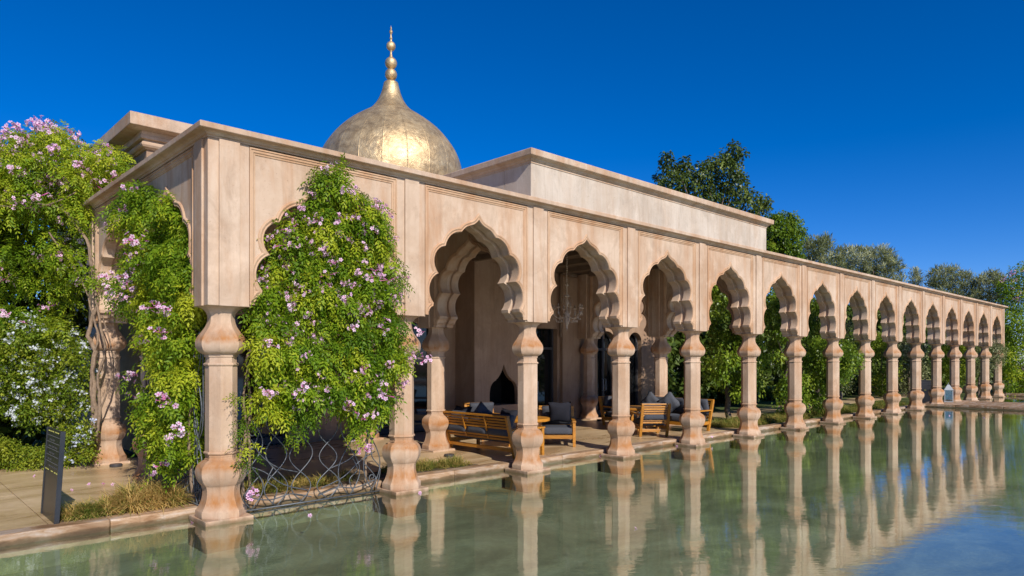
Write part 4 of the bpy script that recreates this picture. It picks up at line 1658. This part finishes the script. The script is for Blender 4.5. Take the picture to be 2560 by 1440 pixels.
def rel(p_, o_):
    return (p_[0] - o_[0], p_[1] - o_[1], p_[2] - o_[2])


O3 = (-1.2, 6.4, 0)
paths = []
for pix, r0, r1 in (([(222, 1112), (238, 1040), (232, 960), (236, 880), (222, 830), (240, 760), (232, 690), (215, 600), (150, 510)], .045, .025),
                    ([(240, 1100), (250, 1020), (244, 950), (262, 880), (248, 800), (238, 720), (225, 620)], .03, .018),
                    ([(236, 1060), (275, 960), (282, 900), (268, 830), (255, 790)], .016, .01),
                    ([(240, 1090), (228, 1000), (230, 900), (245, 850), (236, 800), (205, 700), (120, 580)], .025, .015),
                    ([(0, 500), (60, 505), (110, 512), (150, 520), (200, 560)], .02, .012),
                    ([(0, 515), (80, 520), (140, 505), (190, 480)], .016, .01)):
    paths.append(([rel(at(a, b, 11.95 + .02 * i), O3) for i, (a, b) in enumerate(pix)], r0, r1))
stems(v3, paths)

# white plumbago below it, blue plumbago and low hedge along the terrace
def shrub(name, label, cat, base, clumps, per, kind, mat, L_, W_, seed, group=None, trunks=None, **kw):
    t = thing(name, label, cat, base, 0, group)
    cl = [(c[0] - base[0], c[1] - base[1], c[2] - base[2], *c[3:]) for c in clumps]
    foliage('foliage', cl, per, kind, mat, t, L_, W_, seed=seed, **kw)
    if trunks:
        stems(t, [([tuple(Vector(p_) - Vector(base)) for p_ in pts], r0, r1) for pts, r0, r1 in trunks], 'trunk', M_TRUNK, 7)
    return t, cl


def pix_clumps(poly, dist, d0, d1, r0, r1, rnd, reps=1, tint=None):
    res = []
    for a, b in poisson(poly, dist, rnd, 9000):
        for _ in range(reps):
            q = at(a, b, rnd.uniform(d0, d1))
            res.append((*q, rnd.uniform(r0, r1)) if tint is None else (*q, rnd.uniform(r0, r1), max(0, rnd.gauss(tint, .12))))
    return res


PW = [(-120, 850), (0, 830), (60, 815), (110, 800), (170, 830), (215, 860), (228, 940), (222, 1010), (180, 1052), (110, 1060), (70, 1062), (40, 1030), (-20, 1035), (-120, 1030)]
cl = pix_clumps(PW, 22, 11.9, 12.9, .14, .24, rnd, 2, .22)
base = at(90, 1150, 12.4)
t, c2 = shrub('white_plumbago', 'rounded shrub dotted with white flowers at the left below the climber', 'shrub', (base[0], base[1], .1), cl, 90, 'simple', M_BUSH, .06, .03, 21, tint0=.16, out_=.5, outward=(-.2, -.5, .2))
frontc = [c for c in c2 if True]
blooms(t, frontc, 230, WHITES, rnd, (-.3, -.9, .3), (.9, 1.35), near=1.15)
cl = pix_clumps([(150, 1075), (215, 1065), (232, 1110), (228, 1150), (160, 1165), (105, 1160)], 16, 11.7, 12.3, .11, .17, rnd, 2, .45)
base = at(180, 1160, 12.0)
t, c2 = shrub('blue_plumbago', 'low bright green shrub with pale blue flowers behind the menu board', 'shrub', (base[0], base[1], .1), cl, 80, 'simple', M_BUSH, .05, .024, 22, out_=.5, outward=(-.2, -.5, .3))
blooms(t, c2, 26, BLUES, rnd, (-.2, -.8, .5), (1.0, 1.5), near=1.08)
cl = pix_clumps([(-150, 1115), (-20, 1100), (30, 1105), (60, 1130), (110, 1120), (130, 1150), (60, 1172), (-20, 1180), (-150, 1190)], 15, 11.55, 12.0, .09, .14, rnd, 2, .5)
base = at(20, 1172, 11.8)
shrub('low_hedge', 'low clipped yellow green hedge along the terrace edge at far left', 'hedge', (base[0], base[1], .1), cl, 70, 'simple', M_BUSH, .045, .022, 23, out_=.5, outward=(-.2, -.5, .3))


# planter grass
def tufts(name, label, cat, spots, blade, seed, rgb=None, n=70):
    rng = np.random.default_rng(seed)
    Bs, Ds, ls, ts = [], [], [], []
    for (x_, y_, z_, s, tn) in spots:
        k = int(n * s)
        a = rng.random(k) * 2 * PI
        el = rng.uniform(.25, 1.35, k)
        d = np.stack([np.cos(a) * np.cos(el), np.sin(a) * np.cos(el), np.sin(el)], 1)
        b = np.stack([x_ + rng.normal(0, .035 * s, k), y_ + rng.normal(0, .035 * s, k), np.full(k, z_)], 1)
        Bs.append(b)
        Ds.append(d)
        ls.append(blade * s * rng.uniform(.6, 1.2, k))
        ts.append(np.clip(tn + rng.normal(0, .15, k), 0, 1))
    B, D, l, t_ = (np.concatenate(q) for q in (Bs, Ds, ls, ts))
    up = np.array([[0, 0, 1.0]])
    Sd = nrm(np.cross(D, up))
    w = (.007 + .003 * rng.random(len(l)))[:, None]
    # two segments: rising, then bowing over
    mid = B + D * (l * .6)[:, None]
    D2 = nrm(D + np.array([[0, 0, -.75]]))
    tip = mid + D2 * (l * .5)[:, None]
    V1 = np.stack([B - Sd * w * .4, B + Sd * w * .4, mid + Sd * w * .5, mid - Sd * w * .5], 1)
    V2 = np.stack([mid - Sd * w * .5, mid + Sd * w * .5, tip + Sd * w * .1, tip - Sd * w * .1], 1)
    me = quads_mesh(name, np.concatenate([V1, V2]), np.concatenate([t_, t_]), M_GRASS)
    o_ = link(name, me)
    return tag(o_, label, cat, kind='stuff')


bm = bmesh.new()
vs = [bm.verts.new(p) for p in ((-1.60, .585, FZ + .004), (-.30, .585, FZ + .004), (-.30, 1.55, FZ + .004), (-.75, 1.5, FZ + .004), (-1.60, .95, FZ + .004))]
bm.faces.new(vs)
vs = [bm.verts.new(p) for p in ((.3, .585, FZ + .004), (4.75, .585, FZ + .004), (4.3, 1.15, FZ + .004), (.3, 1.15, FZ + .004))]
bm.faces.new(vs)
tag(link('planting_bed', bm_mesh(bm, 'planting_bed', M_SOIL)), kind='structure')
sp = []
for k in range(120):
    x_ = rnd.uniform(-1.5, -.25)
    lim = .68 + .75 * (x_ + 1.6) / 1.35
    y_ = rnd.uniform(.62, max(.7, lim))
    big = 1.15 if x_ > -1.0 else .7
    sp.append((x_, y_, FZ, rnd.uniform(.6, 1.1) * big, rnd.choice((.2, .6, .8, .95)) if x_ > -1.1 else rnd.choice((.0, .1, .5, .7))))
tufts('ornamental_grass', 'dry gold and green grass tufts between menu board and corner column', 'grass', sp, .30, 5, n=95)
sp = []
for k in range(150):
    x_ = rnd.uniform(.3, 4.6)
    if 2.35 < x_ < 3.0:
        continue
    sp.append((x_, rnd.uniform(.62, 1.12), FZ, rnd.uniform(.6, 1.1), rnd.choice((.05, .15, .3, .45, .6))))
tufts('ornamental_grass', 'green grass tufts along the kerb behind the iron screen and second column', 'grass', sp, .2, 6)
sp = [(rnd.uniform(13.9, 19.5), rnd.uniform(.7, 1.6), .09, rnd.uniform(.7, 1.3), rnd.choice((.0, .1, .3, .4))) for k in range(160)]
sp += [(rnd.uniform(20, 29), rnd.uniform(.65, 1.7), .08, rnd.uniform(.7, 1.3), rnd.choice((.0, .05, .15, .3))) for k in range(170)]
tufts('ground_cover', 'fresh green grass strip behind the kerb under the middle columns', 'grass', sp, .24, 7)


def stone(loc, s, label):
    bm = bmesh.new()
    bmesh.ops.create_icosphere(bm, subdivisions=2, radius=1)
    r_ = random.Random(int(loc[0] * 100))
    for v in bm.verts:
        v.co *= 1 + r_.uniform(-.08, .08)
        v.co = Vector((v.co.x * s[0], v.co.y * s[1], v.co.z * s[2]))
    tag(link('stone', bm_mesh(bm, 'stone', M_STONE, True), None, loc, (0, 0, r_.uniform(0, 3))), label, 'stone')


stone((-1.30, 1.12, FZ + .05), (.14, .09, .05), 'dark flat stone in the grass bed beside the menu board')
stone((-1.12, 1.02, FZ + .03), (.09, .07, .04), 'smaller dark stone at the grass edge near the board')


def spot(loc, label):
    bm = bmesh.new()
    lathe(bm, [(.10, 0), (.105, .03), (.09, .05), (.02, .055)], 18)
    tag(link('ground_light', bm_mesh(bm, 'ground_light', M_FRAME, True, 40), None, loc), label, 'ground light', 'round floor lights at the column feet')


q = at(290, 1172, 12.05)
spot((q[0], q[1], FZ + .002), 'round dark floor light at the foot of the far left column')
q = at(1123, 1137, 13.3)
spot((q[0], q[1], FZ + .002), 'round dark floor light at the foot of column left of slatted sofa')
q = at(1500, 1052, 21)
spot((q[0], q[1], FZ + .002), 'round floor light beside the inner column near the hall wall')

# fallen blossoms on terrace, kerb and water
FALL = flower_mesh('fallen_blossom', 1, .001, .03, (M_PINK, M_THROAT), seed=77)
spots = [(at(a, b, FPX * (CH - zz) / (b - HOR)), zz) for a, b, zz in ((222, 1210, FZ + .012), (258, 1209, FZ + .012), (282, 1211, FZ + .012), (180, 1225, FZ + .012), (85, 1190, FZ + .012), (150, 1178, FZ + .012), (480, 1305, .008), (775, 1288, .008), (1050, 1232, .008), (1692, 1115, .008), (1780, 1092, FZ + .02), (1838, 1088, .008), (2000, 1066, .008), (2372, 1017, .008), (2408, 1018, .008), (2522, 1024, .008), (2374, 1039, .008), (1500, 1140, .008), (1590, 1320, .008), (2460, 1044, .008))]
for i, (q, zz) in enumerate(spots):
    o_ = link('fallen_blossom', FALL, None, (q[0], q[1], zz), (random.uniform(-.3, .3), random.uniform(-.3, .3), random.uniform(0, 6)))
    near = {6: 'left of the corner column plinth', 7: 'below the iron screen', 8: 'below the second column plinth', 9: 'at the fourth column plinth', 10: None, 11: 'at the sixth column plinth', 12: 'beside the eighth column plinth', 16: 'in front of the lantern reflection', 17: 'under the third column reflection', 18: 'in open water below the fourth column'}.get(i)
    if near and zz < .05:
        tag(o_, 'small pink blossom floating ' + near, 'blossom', 'fallen blossoms on water')
        continue
    tag(o_, 'small fallen pink blossom lying on the tan terrace' if zz > .05 else 'small pink blossom floating on the green pool water', 'blossom', 'fallen blossoms on terrace' if zz > .05 else 'fallen blossoms on water')


# ------------------------------------------------------------------ garden trees and shrubs
def blob(cx_, cy_, cz_, rx, ry, rz_, n, r0, r1, rnd, hollow=.55):
    res = []
    while len(res) < n:
        u = Vector((rnd.uniform(-1, 1), rnd.uniform(-1, 1), rnd.uniform(-1, 1)))
        if not hollow < u.length < 1:
            continue
        res.append((cx_ + u.x * rx, cy_ + u.y * ry, cz_ + u.z * rz_, rnd.uniform(r0, r1)))
    return res


def tree(name, label, base, blobs, per, kind, mat, L_, W_, seed, group=None, trunk_r=.16, limbs=7, **kw):
    r_ = random.Random(seed)
    t = thing(name, label, 'tree' if 'tree' in name else 'shrub', base, 0, group)
    cl = []
    for b in blobs:
        cl += blob(*b, r_)
    cl = [(c[0] - base[0], c[1] - base[1], c[2] - base[2], c[3]) for c in cl]
    o_ = foliage('crown', cl, per, kind, mat, t, L_, W_, seed=seed, **kw)
    top = max(c[2] for c in cl)
    cxm = sum(c[0] for c in cl) / len(cl)
    cym = sum(c[1] for c in cl) / len(cl)
    ps = [([(0, 0, -.1), (.05, .03, top * .25), (cxm * .4, cym * .4, top * .5), (cxm, cym, top * .85)], trunk_r, trunk_r * .25)]
    for k in range(limbs):
        c = r_.choice(cl)
        z0 = min(c[2] * .55, top * .55)
        ps.append(([(cxm * z0 / top, cym * z0 / top, z0), (c[0] * .5 + cxm * .2, c[1] * .5, (z0 + c[2]) / 2 + .1), (c[0], c[1], c[2])], trunk_r * .4, trunk_r * .1))
    stems(t, ps, 'trunk', M_TRUNK, 7)
    return t


G1, G2, G3 = 'green shrubs growing behind the arcade', 'olive trees above the arcade', 'trees rising behind the attic'
# shrubs seen through the arches
tree('leafy_shrub', 'bright green weeping shrub seen through the arch right of the sofa', (16.6, 2.3, .07), [(16.6, 2.2, 3.6, .95, .8, 1.5, 60, .22, .36), (16.4, 1.9, 1.9, .95, .8, 1.1, 55, .22, .34)], 95, 'simple', M_FICUS, .105, .06, 31, G1, .1, 6, droop=1.0, out_=.5, tint0=.1)
tree('leafy_shrub', 'bushy green shrub behind the seventh column, touching the ground', (18.9, 1.5, .07), [(18.9, 1.5, 3.0, .8, .7, 1.6, 55, .2, .34), (18.6, 1.1, .8, .7, .5, .7, 34, .16, .26)], 85, 'simple', M_FICUS, .095, .055, 32, G1, .08, 6, droop=.9, out_=.5, tint0=.05)
tree('leafy_shrub', 'green shrub spilling forward over the eighth column towards the pool', (20.3, .75, .07), [(20.3, .55, 2.0, .85, .75, .9, 60, .18, .3), (20.1, .8, .9, .6, .5, .6, 25, .16, .24), (19.9, .0, 1.9, .5, .5, .5, 20, .14, .22)], 75, 'simple', M_FICUS, .085, .048, 33, G1, .06, 6, droop=.8, out_=.5)
tree('leafy_shrub', 'tall dark green shrub behind the ninth column', (22.4, 1.9, .07), [(22.4, 1.9, 2.6, .8, .8, 1.9, 60, .2, .34)], 80, 'simple', M_BUSH, .09, .05, 34, G1, .07, 5, droop=.7, out_=.5)
tree('leafy_shrub', 'grey green shrub behind the tenth column', (25.0, 2.1, .07), [(25.0, 2.1, 2.2, .9, .8, 1.7, 55, .2, .34)], 85, 'simple', M_OLIVE, .085, .03, 35, G1, .07, 5, droop=.3, out_=.5)
tree('leafy_shrub', 'low grey green shrub left of the far sign board', (27.4, 3.0, .07), [(27.4, 3.2, 2.0, .9, .8, 1.6, 45, .2, .34)], 80, 'simple', M_BUSH, .085, .04, 36, G1, .07, 5, droop=.4, out_=.5)
tree('leafy_shrub', 'wispy olive shrub half hiding the last column', (39.2, .55, .05), [(39.0, .2, 2.1, 1.0, .7, 1.2, 50, .2, .34)], 75, 'simple', M_OLIVE, .10, .03, 37, G1, .06, 6, droop=.2, out_=.5)
for i_, (x_, y_, h_, m_, lab) in enumerate(((30.6, 4.6, 3.6, M_BUSH, 'dark rounded shrub behind the far sign board'), (34.2, 3.6, 3.4, M_BUSH, 'rounded green shrub behind the lantern'), (37.0, 3.2, 3.6, M_OLIVE, 'grey green shrub near the end of the far arcade'), (42.5, 2.4, 3.8, M_BUSH, 'green shrub behind the last column'))):
    tree('leafy_shrub', lab, (x_, y_, .07), [(x_, y_, h_ * .5, 1.3, .8, h_ * .48, 60, .25, .42)], 80, 'simple', m_, .11, .055, 80 + i_, G1, .07, 4, droop=.5, out_=.5)
# dense planting beyond
hl = []
rr = random.Random(5)
for k in range(1000):
    x_ = rr.uniform(18, 78)
    z_ = rr.uniform(.3, 4.9)
    hl.append((x_, 6.9 + rr.uniform(-.7, .7) + .5 * math.sin(x_), z_, rr.uniform(.42, .66)))
shrub('tall_hedge', 'tall dark hedge closing the garden behind the far arches', 'hedge', (35, 6.9, .07), hl, 150, 'simple', M_DARKTREE, .29, .18, 41, out_=.55, droop=.6)
def outline_tree(name, label, base, outs, per, mat, L_, W_, seed, group, trunk_r=.16, limbs=9, cat='tree', **kw):
    """crown clumps spread through the depth behind an outline seen from the pool"""
    r_ = random.Random(seed)
    t = thing(name, label, cat, base, 0, group)
    cl = []
    for poly, dist, d0, d1, r0, r1, reps in outs:
        for c in pix_clumps(poly, dist, d0, d1, r0, r1, r_, reps):
            cl.append((c[0] - base[0], c[1] - base[1], c[2] - base[2], c[3]))
    foliage('crown', cl, per, 'simple', mat, t, L_, W_, seed=seed, **kw)
    top = max(c[2] for c in cl)
    cxm, cym = sum(c[0] for c in cl) / len(cl), sum(c[1] for c in cl) / len(cl)
    ps = [([(0, 0, -.1), (.05, .03, top * .25), (cxm * .4, cym * .4, top * .5), (cxm, cym, top * .85)], trunk_r, trunk_r * .25)]
    for k in range(limbs):
        c = r_.choice(cl)
        z0 = min(c[2] * .6, top * .6)
        ps.append(([(cxm * z0 / top, cym * z0 / top, z0), (c[0] * .5 + cxm * .3, c[1] * .5 + cym * .2, (z0 + c[2]) / 2 + .1), c[:3]], trunk_r * .4, trunk_r * .1))
    stems(t, ps, 'trunk', M_TRUNK, 7)
    return t, cl


T1 = [(1640, 440), (1658, 398), (1668, 392), (1684, 412), (1716, 393), (1732, 418), (1736, 443), (1759, 408), (1782, 397), (1793, 410), (1806, 389), (1822, 364), (1845, 354), (1855, 386), (1849, 430), (1862, 447), (1858, 474), (1887, 484), (1915, 503), (1925, 522), (1895, 545), (1880, 640), (1660, 640), (1652, 480)]
b_ = at(1790, 900, 34)
outline_tree('evergreen_tree', 'tall dark evergreen tree rising behind the right end of the attic', (b_[0], b_[1], .07), [(T1, 13, 33, 35, .2, .34, 1)], 78, M_DARKTREE, .16, .095, 42, G3, .22, 12, droop=.9, out_=.5)
T2 = [(1916, 552), (1947, 537), (1991, 540), (2004, 580), (1997, 612), (2005, 640), (2000, 720), (1900, 700)]
b_ = at(1955, 900, 35)
outline_tree('evergreen_tree', 'smaller yellow green tree just right of the attic end', (b_[0], b_[1], .07), [(T2, 11, 34.4, 35.8, .22, .36, 2)], 75, M_FICUS, .14, .08, 43, G3, .15, 8, droop=.8, out_=.5, tint0=-.05)
for i, (bx, dd, lab, poly) in enumerate((
        (2055, 37, 'feathery olive tree right of the smaller green tree', [(2003, 640), (2020, 610), (2040, 600), (2068, 592), (2078, 620), (2100, 625), (2110, 720), (2000, 700)]),
        (2165, 38, 'silver green olive tree above the middle of the far arcade wall', [(2100, 628), (2138, 622), (2167, 630), (2207, 626), (2233, 642), (2256, 668), (2260, 760), (2110, 730)]),
        (2290, 42, 'thin pale olive spray in the gap of sky over the arcade', [(2280, 686), (2288, 672), (2298, 690), (2296, 770), (2276, 760)]),
        (2388, 41, 'round dense olive tree right of the gap of sky', [(2322, 700), (2332, 676), (2349, 674), (2391, 674), (2424, 690), (2436, 720), (2440, 800), (2330, 790)]),
        (2470, 40, 'pale olive tree beside the pink flowering bush', [(2432, 715), (2455, 695), (2482, 684), (2500, 694), (2515, 760), (2500, 830), (2430, 800)]))):
    b_ = at(bx, 900, dd)
    outline_tree('olive_tree', lab, (b_[0], b_[1], .07), [(poly, 9, dd - .9, dd + .9, .16, .34, 1)], 85, M_OLIVE, .25, .034, 50 + i, G2, .13, 9, droop=-.7, out_=.15, tint0=.16 if i in (2, 4) else .03)
rb = random.Random(8)
PB = [(2505, 700), (2525, 682), (2552, 672), (2600, 650), (2700, 640), (2800, 680), (2800, 1000), (2516, 1000), (2520, 900), (2512, 800)]
b_ = at(2580, 985, 38)
t, c2 = outline_tree('flowering_bush', 'tall pink flowering bush closing the right edge of the picture', (b_[0], b_[1], .12), [(PB, 15, 37, 39.5, .32, .5, 2)], 85, M_VINE, .13, .06, 61, None, .12, 5, cat='shrub', droop=.6, out_=.5)
blooms(t, c2, 120, PINKS, rb, (-.75, -.5, .3), (1.8, 2.8), pick=lambda c: .3 + .7 * (c[2] > 4.6), near=1.05)
# unseen depths of the garden behind the left climber
hl = [(rr.uniform(-10, .15), 9 + rr.uniform(-.8, .8), rr.uniform(.3, 5.6), rr.uniform(.42, .66)) for k in range(260)]
shrub('tall_hedge', 'tall dark hedge behind the far left climber', 'hedge', (-4, 9, .1), hl, 140, 'simple', M_DARKTREE, .22, .12, 44, out_=.55, droop=.6)
